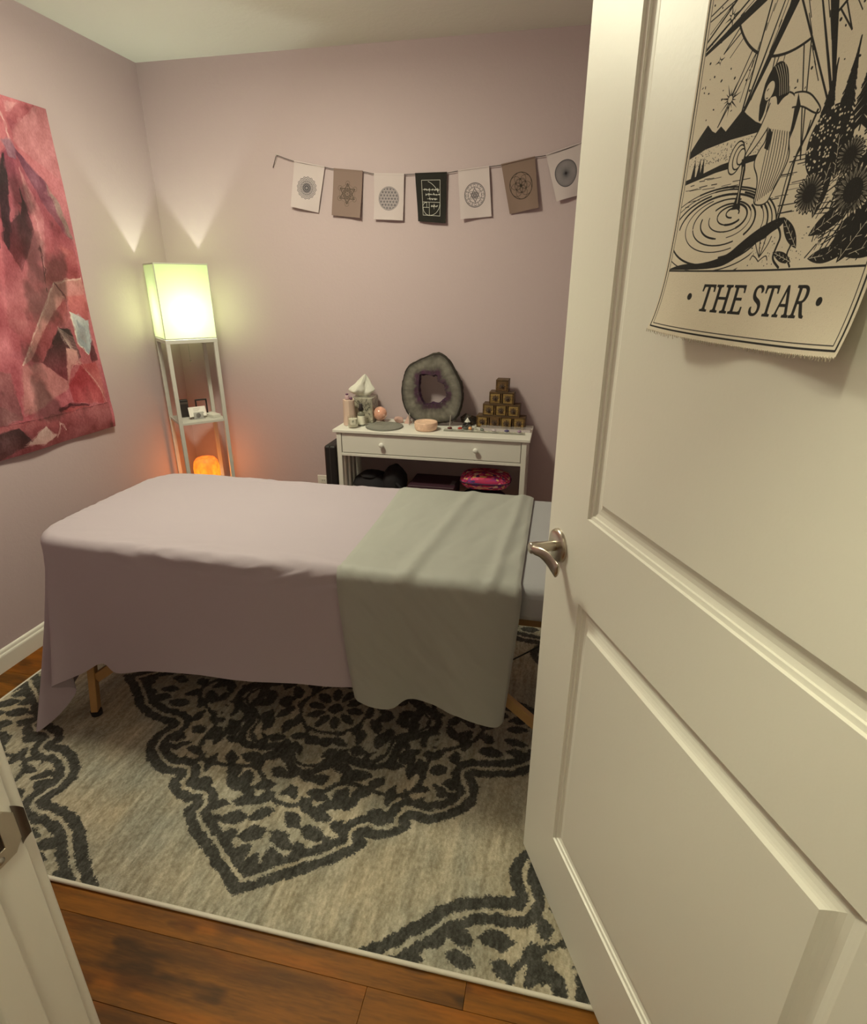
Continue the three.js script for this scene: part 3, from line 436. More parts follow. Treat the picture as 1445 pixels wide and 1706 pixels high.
{ // under the console
  const z = -2.79;
  let t = thing('soft_bag', 'black soft bag slumped on the left of the console shelf', 'bag', [-.88, .40, z]);
  const lump = (x, y, zz, a, b, c, s) => { const g = new THREE.SphereGeometry(1, 28, 20), p = g.attributes.position; for (let i = 0; i < p.count; i++) { const k = 1 + .22 * (fbm(p.getX(i) * 2.2 + s, p.getY(i) * 2.2 + p.getZ(i) * 1.7, 3) - .5); p.setXYZ(i, x + p.getX(i) * a * k, Math.max(.001, y + p.getY(i) * b * k), zz + p.getZ(i) * c * k); } g.computeVertexNormals(); return g; };
  mesh('body', lump(-.05, .062, 0, .11, .066, .10, 1), M.blackCloth, t); mesh('bundle', lump(.075, .085, .01, .062, .092, .075, 4), M.blackCloth, t); mesh('flap', lump(-.055, .118, .02, .055, .022, .06, 9), M.blackCloth, t);
  mesh('strap', tube([[.10, .10, .08], [.13, .07, .09], [.14, .03, .085], [.10, .01, .08]], .007, 24, 8), M.blackCloth, t);
  t = thing('flat_box', 'flat dark purple box on the console shelf beside the pink cushion', 'box', [-.575, .40, z]);
  mesh('carton', box(.235, .085, .2, -.018, .0425, 0, .004), std(lin(.045, .016, .026), .6), t); mesh('lid', box(.241, .03, .206, -.018, .086, 0, .004), std(lin(.05, .018, .03), .55), t); mesh('tab', box(.022, .002, .06, .085, .102, .02, .0005), std(lin(.16, .14, .16), .5), t);
  t = thing('cushion', 'pink and purple patterned cushion on the console shelf', 'cushion', [-.325, .390, z + .01], .05);
  const spots = canvasTex(512, 512, (c, w, h) => { c.fillStyle = '#b52a5c'; c.fillRect(0, 0, w, h); seed = 5; const cs = ['#e0457c', '#ee6a90', '#7a3488', '#3d3472', '#f4ad98', '#d6326a', '#e8b878', '#a02c70', '#f2d0c2', '#e4566c']; for (let k = 0; k < 260; k++) { c.fillStyle = cs[Math.floor(rnd() * cs.length)]; c.beginPath(); const x = rnd() * w, y = rnd() * h, r = R(9, 34); for (let q = 0; q < 7; q++) { const a = q / 7 * 6.283, rr = r * R(.6, 1.2); c[q ? 'lineTo' : 'moveTo'](x + rr * Math.cos(a), y + rr * Math.sin(a)); } c.fill(); } });
  const cg = grid(48, 32, (u, v) => { const a = u * 2 * Math.PI, b = (v - .5) * Math.PI, sp = (s, e) => Math.sign(s) * Math.abs(s) ** e, cb = Math.cos(b), n = 1 + .05 * (fbm(u * 8, v * 5, 2) - .5); return [.128 * sp(Math.cos(a), .6) * Math.abs(cb) ** .5 * n, (.142 + .043 * Math.sin(b) * n), .09 * sp(Math.sin(a), .6) * Math.abs(cb) ** .5 * n]; }, (u, v) => [u * 3, v]);
  mesh('cover', cg, std(0xffffff, .7, { map: spots }), t);
  mesh('piping', tube(Array.from({ length: 40 }, (_, k) => { const a = k / 40 * 6.2832, sp = s => Math.sign(s) * Math.abs(s) ** .6; return [.129 * sp(Math.cos(a)), .142, .091 * sp(Math.sin(a))]; }), .003, 120, 6, true), std(lin(.06, .02, .07), .7), t);
  const un = tag(mesh('folded_cloth', lump(0, .036, 0, .115, .035, .095, 14), std(lin(.03, .018, .05), .9)), 'dark folded cloth beneath the pink cushion on the shelf', 'cloth'); un.position.set(-.325, .4005, z);
  t = thing('black_case', 'upright flat black case beside the left leg of the console', 'case', [-1.152, 0, -2.85]);
  mesh('shell', box(.066, .655, .2, 0, .3375, 0, .014), std(lin(.014, .012, .013), .5), t); mesh('seam', box(.006, .657, .202, 0, .3375, 0, .003), std(lin(.03, .028, .028), .6), t);
  for (const zz of [-.07, .07]) mesh('foot', cyl(.014, .016, .01, 0, .005, zz, 14), M.black, t);
}
{ // outlet
  const t = thing('wall_outlet', 'white wall outlet low on back wall left of the console', 'outlet', [-1.292, .366, ZB]);
  mesh('cover_plate', box(.072, .118, .006, 0, 0, .003, .003), M.white, t);
  for (const y of [.026, -.026]) { mesh('socket', box(.034, .03, .003, 0, y, .0065, .004), std(lin(.66, .65, .6), .4), t); for (const x of [-.006, .006]) mesh('slot', box(.002, .009, .001, x, y + .003, .0084, 0), M.black, t); }
}
//==PART3==
// ---------------------------------------------------------------- things on the console
{
  // quartz tower with two tiny bottles
  let t = tag(mesh('quartz_tower', (() => { const g = new THREE.CylinderGeometry(.029, .034, .128, 9, 8), p = g.attributes.position; for (let i = 0; i < p.count; i++) { const y = p.getY(i), a = Math.atan2(p.getZ(i), p.getX(i)), k = 1 + .16 * (fbm(Math.cos(a) * 2 + 4, Math.sin(a) * 2 + y * 14, 3) - .5), top = y > .06 ? (fbm(p.getX(i) * 60, p.getZ(i) * 60 + 3, 2) - .5) * .012 : 0; p.setXYZ(i, p.getX(i) * k, y + top, p.getZ(i) * k); } g.translate(0, .065, 0); g.computeVertexNormals(); return g; })(), phys(lin(.68, .52, .44), .45, { transmission: .12, thickness: 0 })), 'rough pale pink crystal tower at the left end of the console', 'crystal'); t.position.set(-1.037, CT + .0005, -2.768); t.rotation.y = .3;
  t = thing('scent_bottle', 'tiny pink bottle standing on top of the crystal tower', 'bottle', [-1.044, CT + .131, -2.765]);
  mesh('flask', lathe([[0, 0], [.010, 0], [.011, .004], [.011, .018], [.007, .022], [0, .022]], 20), std(lin(.55, .38, .42), .25), t); mesh('cap', lathe([[0, .03], [.006, .03], [.007, .028], [.007, .022], [0, .022]], 16), std(lin(.16, .07, .14), .4), t);
  t = tag(mesh('tumbled_stone', (() => { const g = new THREE.SphereGeometry(.0085, 18, 12); g.scale(1, .8, 1); g.translate(0, .0068, 0); return g; })(), std(lin(.14, .06, .13), .3)), 'small dark purple stone beside the tiny pink bottle', 'stone'); t.position.set(-1.023, CT + .131, -2.762);
  // candle jar
  t = thing('candle', 'white candle in a clear glass jar with a small printed emblem', 'candle', [-.998, CT, -2.708]);
  mesh('jar', lathe([[0, .001], [.023, .001], [.0262, .004], [.0265, .06], [.0248, .06], [.0245, .008], [0, .007]], 36), M.glass, t);
  mesh('wax', lathe([[0, .008], [.0242, .008], [.0242, .046], [.02, .047], [0, .047]], 32), std(lin(.72, .68, .58), .6), t);
  mesh('wick', cyl(.0008, .0008, .01, 0, .052, 0, 6), M.black, t);
  const emblem = canvasTex(128, 128, (c) => { c.fillStyle = '#d9d5c4'; c.fillRect(0, 0, 128, 128); c.strokeStyle = '#6f7464'; c.lineWidth = 4; c.beginPath(); c.arc(64, 66, 40, 0, 7); c.stroke(); c.fillStyle = '#6f7464'; for (let k = 0; k < 6; k++) { c.save(); c.translate(64, 84 - k * 9); c.rotate(k % 2 ? .9 : -.9); c.beginPath(); c.ellipse(0, -12, 6, 15, 0, 0, 7); c.fill(); c.restore(); } });
  const eg = new THREE.CylinderGeometry(.0268, .0268, .026, 20, 1, true, -.5, 1.0); eg.translate(0, .035, 0); eg.rotateY(.35); mesh('emblem_label', eg, std(0xffffff, .6, { map: emblem }), t);
  // spray bottle
  t = thing('mist_bottle', 'slim glass bottle with white label and black spray cap', 'bottle', [-.972, CT, -2.762]);
  mesh('flask', lathe([[0, 0], [.018, 0], [.0195, .003], [.0195, .056], [.017, .066], [.009, .074], [.009, .078], [0, .078]], 32), phys(lin(.55, .56, .45), .08, { transmission: .7, thickness: 0 }), t);
  const lab = canvasTex(128, 128, (c) => { c.fillStyle = '#e9e6d6'; c.fillRect(0, 0, 128, 128); c.fillStyle = '#9aa08a'; for (let k = 0; k < 7; k++) c.fillRect(22 + (k % 3) * 5, 20 + k * 13, 84 - (k % 3) * 10, 3); });
  mesh('label', (() => { const g = new THREE.CylinderGeometry(.0198, .0198, .044, 32, 1, true); g.translate(0, .031, 0); return g; })(), std(0xffffff, .6, { map: lab }), t);
  mesh('spray_cap', lathe([[0, .113], [.0065, .113], [.0085, .11], [.0095, .094], [.0135, .09], [.0138, .078], [0, .078]], 24), std(lin(.014, .011, .012), .35), t);
  mesh('clear_overcap', lathe([[.0075, .118], [.0095, .116], [.0105, .095], [.0098, .095], [.0088, .1145], [0, .1165]], 24), M.clear, t);
  // tissue box and tissue
  const marble = pixelTex(256, 256, (x, y) => { const v = fbm(x / 30, y / 30, 4), w = Math.abs(fbm(x / 44 + 9, y / 44 + 3, 4) - .5), k = 120 + 95 * v - 150 * Math.max(0, .05 - w) * 12; return [k, k * .97, k * .88]; });
  t = thing('tissue_box', 'grey marbled tissue box cover at the left of the console', 'tissue box', [-.992, CT, -2.884], .04);
  const bw = .115, bh = .128; mesh('cover', uvBox(box(bw, bh, bw, 0, bh / 2, 0, .003), 6), std(0xffffff, .3, { map: marble, metalness: .15 }), t);
  mesh('slot_ring', lathe([[.018, bh], [.032, bh], [.032, bh + .0018], [.018, bh + .0018]], 30), std(lin(.4, .39, .34), .4), t);
  const tis = tag(mesh('tissue', grid(72, 30, (u, v) => { const a = u * 2 * Math.PI, h = v, f = Math.sin(a * 3 + 4 * h) * .3 + Math.sin(a * 5 + 1 - 3 * h) * .18 + Math.sin(a * 9 + 6 * h) * .10 + (fbm(Math.cos(a) * 2.5 + 5, Math.sin(a) * 2.5 + h * 5, 3) - .5) * .5; const prof = h < .28 ? lerp(.02, .05, Math.sin(h / .28 * Math.PI / 2)) : .05 * (1 - (h - .28) / .72) ** .9 + .0015; const bulge = Math.exp(-(((h - .33) / .22) ** 2)) * .022 * Math.max(0, Math.cos(a - 2.9)); const r = prof * (1 + f * (.4 + .6 * h)) + bulge; return [r * Math.cos(a) + .016 * h * h, .128 + h * .113 + .007 * Math.sin(a * 4 + 2) * Math.sin(Math.PI * h), r * .75 * Math.sin(a)]; }), phys(lin(.78, .77, .70), .9, { transmission: .2, thickness: 0, side: THREE.DoubleSide })), 'crumpled white tissue standing up from the grey box', 'tissue'); tis.position.set(-.998, CT + .0022, -2.88);
  // rose quartz sphere on a ring stand
  t = tag(mesh('ring_stand', merge([lathe([[.012, .0], [.022, .0], [.024, .004], [.021, .009], [.015, .007]], 30), ...[0, 1, 2].map(k => { const g = new THREE.SphereGeometry(.005, 12, 8); g.translate(.022 * Math.cos(k * 2.094), .005, .022 * Math.sin(k * 2.094)); return g; })]), phys(lin(.7, .6, .52), .15, { transmission: .5, thickness: 0 })), 'clear ring stand carrying the pink crystal sphere', 'stand'); t.position.set(-.905, CT, -2.872);
  const sph = pixelTex(256, 128, (x, y) => { const v = fbm(x / 16, y / 16, 4), w = smooth(.55, .7, fbm(x / 26 + 7, y / 20, 3)); return [lerp(226, 246, w) * (.92 + .16 * v), lerp(168, 206, w) * (.92 + .16 * v), lerp(146, 186, w) * (.92 + .16 * v)]; });
  t = tag(mesh('crystal_sphere', new THREE.SphereGeometry(.037, 40, 28), phys(0xffffff, .06, { map: sph, clearcoat: 1, clearcoatRoughness: .04 })), 'polished pink crystal sphere beside the tissue box', 'crystal'); t.position.set(-.905, CT + .0425, -2.872);
  // round grey mat
  t = thing('round_mat', 'flat round grey plate lying on the console', 'plate', [-.848, CT, -2.757]);
  const slate = pixelTex(128, 128, (x, y) => { const k = 130 + 26 * (fbm(x / 20, y / 20, 3) - .5) + 14 * (noise(x, y) - .5); return [k, k, k * .94]; });
  mesh('disc', lathe([[0, 0], [.093, 0], [.0955, .0015], [.0955, .005], [.094, .0062], [0, .0062]], 72), std(0xffffff, .6, { map: slate }), t); mesh('rim_line', lathe([[.0925, .0062], [.095, .0059], [.0945, .0068], [.093, .0069]], 72), std(lin(.09, .09, .085), .5), t);
  // little pink crystals behind the mat
  const rough = (s, a, b, c, seg = 26) => { seed = s; const pts = []; for (let k = 0; k < seg; k++) { const u = R(-1, 1), q = R(0, 6.283), r = Math.sqrt(1 - u * u), m = R(.8, 1.05); pts.push(new THREE.Vector3(a * r * Math.cos(q) * m, Math.max(-b * .82, b * u * m), c * r * Math.sin(q) * m)); } const g = new ConvexGeometry(pts); g.computeBoundingBox(); g.translate(0, -g.boundingBox.min.y, 0); return uvBox(g, 8); };
  const pinkStone = phys(lin(.64, .42, .37), .35, { transmission: .15, thickness: 0 });
  t = tag(mesh('crystal_chunk', rough(31, .03, .02, .02), pinkStone), 'low pale pink crystal chunk left of the geode foot', 'crystal'); t.position.set(-.800, CT, -2.862);
  t = tag(mesh('crystal_pyramid', (() => { const g = new THREE.ConeGeometry(.024, .042, 4); g.rotateY(.6); g.translate(0, .021, 0); return g.toNonIndexed(); })(), pinkStone), 'small pale pink crystal pyramid beside the geode foot', 'crystal'); t.material.flatShading = true; t.position.set(-.752, CT, -2.868);
  // pink carved bowl
  t = thing('stone_bowl', 'round pale pink stone bowl in front of the geode', 'bowl', [-.628, CT, -2.742]);
  const stone = pixelTex(256, 128, (x, y) => { const v = fbm(x / 22, y / 14, 4), w = Math.abs(fbm(x / 30 + 4, y / 22, 3) - .5) < .03 ? 14 : 0; return [226 + 30 * (v - .5) + w, 190 + 30 * (v - .5) + w, 166 + 28 * (v - .5) + w]; });
  mesh('bowl', lathe([[0, 0], [.046, 0], [.052, .004], [.0565, .014], [.0585, .028], [.0575, .040], [.055, .0435], [.050, .0425], [.046, .039], [.03, .034], [0, .033]], 56), std(0xffffff, .5, { map: stone }), t);
}
{ // amethyst geode slice on its clear stand
  const K = 2845, O = [[780, 185], [835, 195], [885, 220], [935, 270], [985, 335], [1030, 410], [1075, 490], [1115, 560], [1140, 640], [1152, 720], [1155, 800], [1140, 890], [1120, 960], [1095, 1030], [1050, 1090], [985, 1122], [900, 1142], [800, 1160], [700, 1170], [590, 1168], [500, 1155], [420, 1105], [350, 1040], [305, 960], [272, 860], [257, 770], [255, 680], [268, 590], [290, 500], [312, 440], [350, 380], [425, 325], [520, 275], [600, 240], [680, 210], [735, 192]].map(([x, y]) => [(x - 705) / K, (690 - y) / K]);
  const I = [[525, 475], [600, 465], [660, 475], [710, 490], [760, 470], [790, 480], [790, 560], [840, 580], [880, 600], [905, 650], [910, 700], [930, 740], [925, 790], [900, 830], [860, 850], [830, 880], [760, 885], [700, 880], [640, 910], [600, 900], [560, 850], [530, 780], [512, 720], [510, 640], [515, 560]].map(([x, y]) => [(x - 705) / K, (690 - y) / K]);
  const dseg = (x, y, P) => { let d = 9; for (let i = 0; i < P.length; i++) { const a = P[i], b = P[(i + 1) % P.length], vx = b[0] - a[0], vy = b[1] - a[1], t = clamp(((x - a[0]) * vx + (y - a[1]) * vy) / (vx * vx + vy * vy), 0, 1); d = Math.min(d, Math.hypot(x - a[0] - vx * t, y - a[1] - vy * t)); } return d; };
  const face = pixelTex(320, 320, (i, j) => { const x = (i / 320 - .5) * .38, y = (j / 320 - .5) * .38, di = dseg(x, y, I), dO = dseg(x, y, O), a = Math.atan2(y, x), f = di / (di + dO), ray = fbm(a * 9 + 20, f * 2.2 + 4, 4), n = fbm(x * 60 + 9, y * 60, 3), p = 1 - smooth(.10, .34 + .16 * (ray - .5), f + .25 * (n - .5)), g = 86 + 34 * (ray - .45) + 24 * (n - .5) + 20 * smooth(.3, .5, f) - 40 * smooth(.70, 1, f); let c = [g * 1.0, g * .98, g * .90]; const v = [54 + 34 * (ray - .5), 32 + 20 * (n - .5), 50 + 36 * (ray - .5)]; return c.map((q, k) => lerp(q, v[k], p * .92) * (dO < .004 ? .45 : 1)); });
  const sh = new THREE.Shape(O.map(p => new THREE.Vector2(...p))); sh.holes.push(new THREE.Path(I.map(p => new THREE.Vector2(...p))));
  const t = thing('geode_slice', 'large grey agate geode slice with a purple crystal hole', 'geode', [-.624, .957, -2.876], -.03); t.rotation.x = -.09;
  const front = new THREE.ShapeGeometry(sh, 4), uvf = (g) => { const p = g.attributes.position, uv = g.attributes.uv; for (let i = 0; i < p.count; i++) uv.setXY(i, p.getX(i) / .38 + .5, p.getY(i) / .38 + .5); return g; };
  const T = .042; uvf(front); front.translate(0, 0, T / 2); const back = uvf(new THREE.ShapeGeometry(sh, 4)); back.scale(1, 1, 1); back.translate(0, 0, -T / 2);
  mesh('polished_face', front, phys(0xffffff, .22, { map: face, clearcoat: .6, clearcoatRoughness: .1, side: THREE.DoubleSide }), t); mesh('back_face', back, std(0xffffff, .6, { map: face }), t);
  const wall = (P, k, f) => grid(P.length * 3, 8, (u, v) => { const n = P.length, s = u * n, i = Math.floor(s) % n, w = s - Math.floor(s), a = P[i], b = P[(i + 1) % n], x = lerp(a[0], b[0], w), y = lerp(a[1], b[1], w), m = 1 + k * Math.sin(Math.PI * v) + f * (fbm(x * 90 + v * 4, y * 90, 2) - .5) * Math.sin(Math.PI * v); return [x * m, y * m, lerp(T / 2, -T / 2, v)]; });
  mesh('rind', wall(O, .035, .06), std(lin(.030, .026, .016), .8), t); mesh('crystal_wall', wall(I, -.06, .2), std(lin(.04, .016, .042), .3), t);
  seed = 9; const cr = []; for (let k = 0; k < 230; k++) { const s = rnd() * I.length, i = Math.floor(s), w = s - i, a = I[i], b = I[(i + 1) % I.length], x = lerp(a[0], b[0], w), y = lerp(a[1], b[1], w), L = Math.hypot(x, y), g = new THREE.ConeGeometry(R(.003, .0065), R(.007, .015), 6), n = new THREE.Vector3(-x / L + R(-.5, .5), -y / L + R(-.5, .5), R(-.2, .9)).normalize(); g.applyQuaternion(new THREE.Quaternion().setFromUnitVectors(new THREE.Vector3(0, 1, 0), n)); const o = R(0, .010); g.translate(x * (1 + o * 6), y * (1 + o * 6), R(-T / 2, T / 2 + .0005)); cr.push(g.toNonIndexed()); }
  const crm = mesh('amethyst_crystals', merge(cr), phys(lin(.045, .019, .050), .12, { clearcoat: 1, flatShading: true }), t);
  const st = thing('geode_stand', 'clear stand holding the geode slice upright', 'stand', [-.630, CT, -2.873]);
  for (const s of [-1, 1]) mesh('leg', merge([tube([[s * .106, .0015, .05], [s * .107, .03, .036], [s * .108, .058, .03]], .0026, 12, 8), tube([[s * .107, .03, .036], [s * .104, .028, -.03], [s * .104, .0015, -.04]], .0026, 12, 8)]), phys(lin(.62, .58, .52), .2, { transmission: .55, thickness: 0 }), st);
  mesh('cross_bar', tube([[-.106, .028, -.005], [.106, .028, -.005]], .0026, 6, 8), phys(lin(.62, .58, .52), .2, { transmission: .55, thickness: 0 }), st);
}
{ // dark rocks
  const pts = (s, a, b, c, n) => { seed = s; const P = []; for (let k = 0; k < n; k++) { const u = R(-1, 1), q = R(0, 6.283), r = Math.sqrt(1 - u * u); P.push(new THREE.Vector3(a * r * Math.cos(q) * R(.75, 1), Math.max(-b * .8, b * u * R(.7, 1)), c * r * Math.sin(q) * R(.75, 1))); } const g = new ConvexGeometry(P); g.computeBoundingBox(); g.translate(0, -g.boundingBox.min.y, 0); return uvBox(g, 14); };
  const brown = pixelTex(128, 128, (x, y) => { const v = fbm(x / 12, y / 12, 4), k = smooth(.55, .75, v); return [lerp(34, 84, k), lerp(25, 62, k), lerp(18, 44, k)]; });
  let t = tag(mesh('raw_rock', pts(12, .056, .036, .03, 30), std(0xffffff, .7, { map: brown })), 'rough dark brown rock behind the shiny black stone', 'rock'); t.position.set(-.43, CT, -2.895); t.rotation.y = .2;
  t = thing('black_stone', 'shiny black polished stone with a white tip', 'stone', [-.428, CT, -2.79]);
  mesh('body', pts(23, .034, .028, .03, 22), phys(lin(.012, .016, .014), .08, { clearcoat: 1 }), t); mesh('tip', (() => { const g = new THREE.ConeGeometry(.0155, .022, 5); g.translate(.002, .052, .004); return g.toNonIndexed(); })(), std(lin(.62, .62, .58), .3, { flatShading: true }), t);
  t = tag(mesh('clear_crystal', (() => { const g = lathe([[0, 0], [.006, 0], [.0068, .003], [.0058, .02], [0, .029]], 6).toNonIndexed(); g.computeVertexNormals(); return g; })(), phys(lin(.8, .8, .74), .08, { transmission: .6, thickness: 0 })), 'tiny clear crystal point between the black stone and the drawers', 'crystal'); t.position.set(-.387, CT, -2.80);
  // seven small stones in a row along the front edge
  const S = [[-.509, -2.752, 'dark red', lin(.10, .012, .014)], [-.459, -2.758, 'bright red', lin(.42, .035, .02)], [-.408, -2.756, 'pale orange', lin(.72, .38, .17)], [-.348, -2.753, 'grey green', lin(.13, .16, .13)], [-.29, -2.750, 'pale lilac', lin(.46, .40, .43)], [-.227, -2.751, 'deep violet', lin(.085, .07, .19)], [-.166, -2.751, 'cloudy purple', lin(.33, .22, .33)]];
  S.forEach(([x, z, n, c], k) => { const s = tag(mesh('tumbled_stone', (() => { const g = new THREE.SphereGeometry(.0125, 22, 14); g.scale(k === 2 ? .82 : 1, k === 2 ? .7 : .5, .72); return g; })(), phys(c, .2, { clearcoat: .7 })), n + ' polished stone in the row along the console edge', 'stone', 'seven chakra coloured stones'); s.position.set(x, CT + .0135 + (k === 2 ? .0025 : 0), z); s.rotation.y = k * .7; });
  const tray = thing('stone_strip', 'clear plastic strip under the row of coloured stones', 'tray', [-.338, CT, -2.75]);
  mesh('strip', box(.40, .0065, .034, 0, .00325, 0, .001), phys(lin(.9, .9, .86), .06, { transmission: .85, thickness: 0 }), tray);
  for (let k = 0; k < 7; k++) mesh('cup_rim', (() => { const g = new THREE.TorusGeometry(.0105, .0014, 8, 26); g.rotateX(Math.PI / 2); g.translate(S[k][0] + .338, .0066, S[k][1] + 2.75); return g; })(), phys(lin(.86, .85, .8), .1, { transmission: .5, thickness: 0 }), tray);
  const lid = thing('clear_case_lid', 'clear shallow plastic lid lying before the wooden drawers', 'lid', [-.24, CT, -2.822]);
  mesh('panel', box(.25, .002, .062, 0, .0128, 0, .0006), phys(lin(.9, .87, .86), .05, { transmission: .8, thickness: 0 }), lid);
  for (const z of [-1, 1]) mesh('side', box(.25, .0118, .002, 0, .0059, z * .030, .0005), phys(lin(.85, .8, .82), .08, { transmission: .6, thickness: 0 }), lid); for (const x of [-1, 1]) mesh('end', box(.002, .0118, .058, x * .124, .0059, 0, .0005), phys(lin(.8, .72, .7), .1, { transmission: .5, thickness: 0 }), lid);
}
{ // stepped chest of ten little drawers
  const bs = .0615, bh = .0605, dp = .072, t = thing('stepped_drawer_chest', 'stepped brown wooden chest of ten tiny drawers with dark knobs', 'drawer chest', [-.268, CT, -2.888], -.035);
  const grain = (a, b, s) => pixelTex(128, 128, (x, y) => { const v = fbm(x / 40 + s, y / 5, 4), k = smooth(.3, .75, v); return a.map((q, i) => lerp(q, b[i], k)); });
  const dark = std(0xffffff, .5, { map: grain([62, 42, 18], [98, 70, 30], 3) }), lights = [0, 1, 2, 3].map(k => std(0xffffff, .55, { map: grain([112, 88, 44], [146, 118, 66], 8 + k * 5) })), mid = std(0xffffff, .55, { map: grain([84, 58, 28], [112, 82, 42], 40) });
  for (let r = 0; r < 4; r++) {
    const n = 4 - r, w = n * bs, y = r * bh;
    mesh('tier', uvBox(merge([ext(-w / 2, w / 2, y, y + .006, -dp / 2, dp / 2, .0015), ext(-w / 2, w / 2, y + bh - .008, y + bh - .0004, -dp / 2, dp / 2, .0015), ext(-w / 2, w / 2, y + .004, y + bh - .004, -dp / 2, -dp / 2 + .006, .001), ...Array.from({ length: n + 1 }, (_, k) => ext(-w / 2 + k * bs - (k === 0 ? 0 : k === n ? .007 : .0035), -w / 2 + k * bs + (k === 0 ? .007 : k === n ? 0 : .0035), y + .004, y + bh - .004, -dp / 2, dp / 2, .001))]), 9), dark, t);
    for (let k = 0; k < n; k++) {
      const cx = -w / 2 + (k + .5) * bs, cy = y + bh / 2 - .001, out = r === 0 && k === 2 ? .010 : 0, m = r === 3 ? mid : r === 0 && k === 1 ? mid : lights[(r * 3 + k) % 4];
      const d = mesh('drawer', uvBox(ext(cx - .0235, cx + .0235, cy - .0225, cy + .0225, -dp / 2 + .008, dp / 2 + .0015 + out, .002), 9, k * .3, r * .2), m, t);
      const kb = lathe([[0, .011], [.0045, .0105], [.0062, .008], [.005, .005], [.0035, .003], [.0035, 0]], 18); kb.rotateX(Math.PI / 2); kb.translate(cx, cy, dp / 2 + .0015 + out);
      mesh('knob', kb, std(lin(.035, .018, .012), .4), d);
      const orn = []; for (let q = 0; q < 8; q++) { const g = new THREE.SphereGeometry(.0042, 10, 6); g.scale(1, 1.7, .3); g.translate(0, .0095, 0); g.rotateZ(q * Math.PI / 4); g.translate(cx, cy, dp / 2 + .0016 + out); orn.push(g); } mesh('carved_rosette', merge(orn), std(lin(.07, .038, .018), .6), d);
    }
  }
}
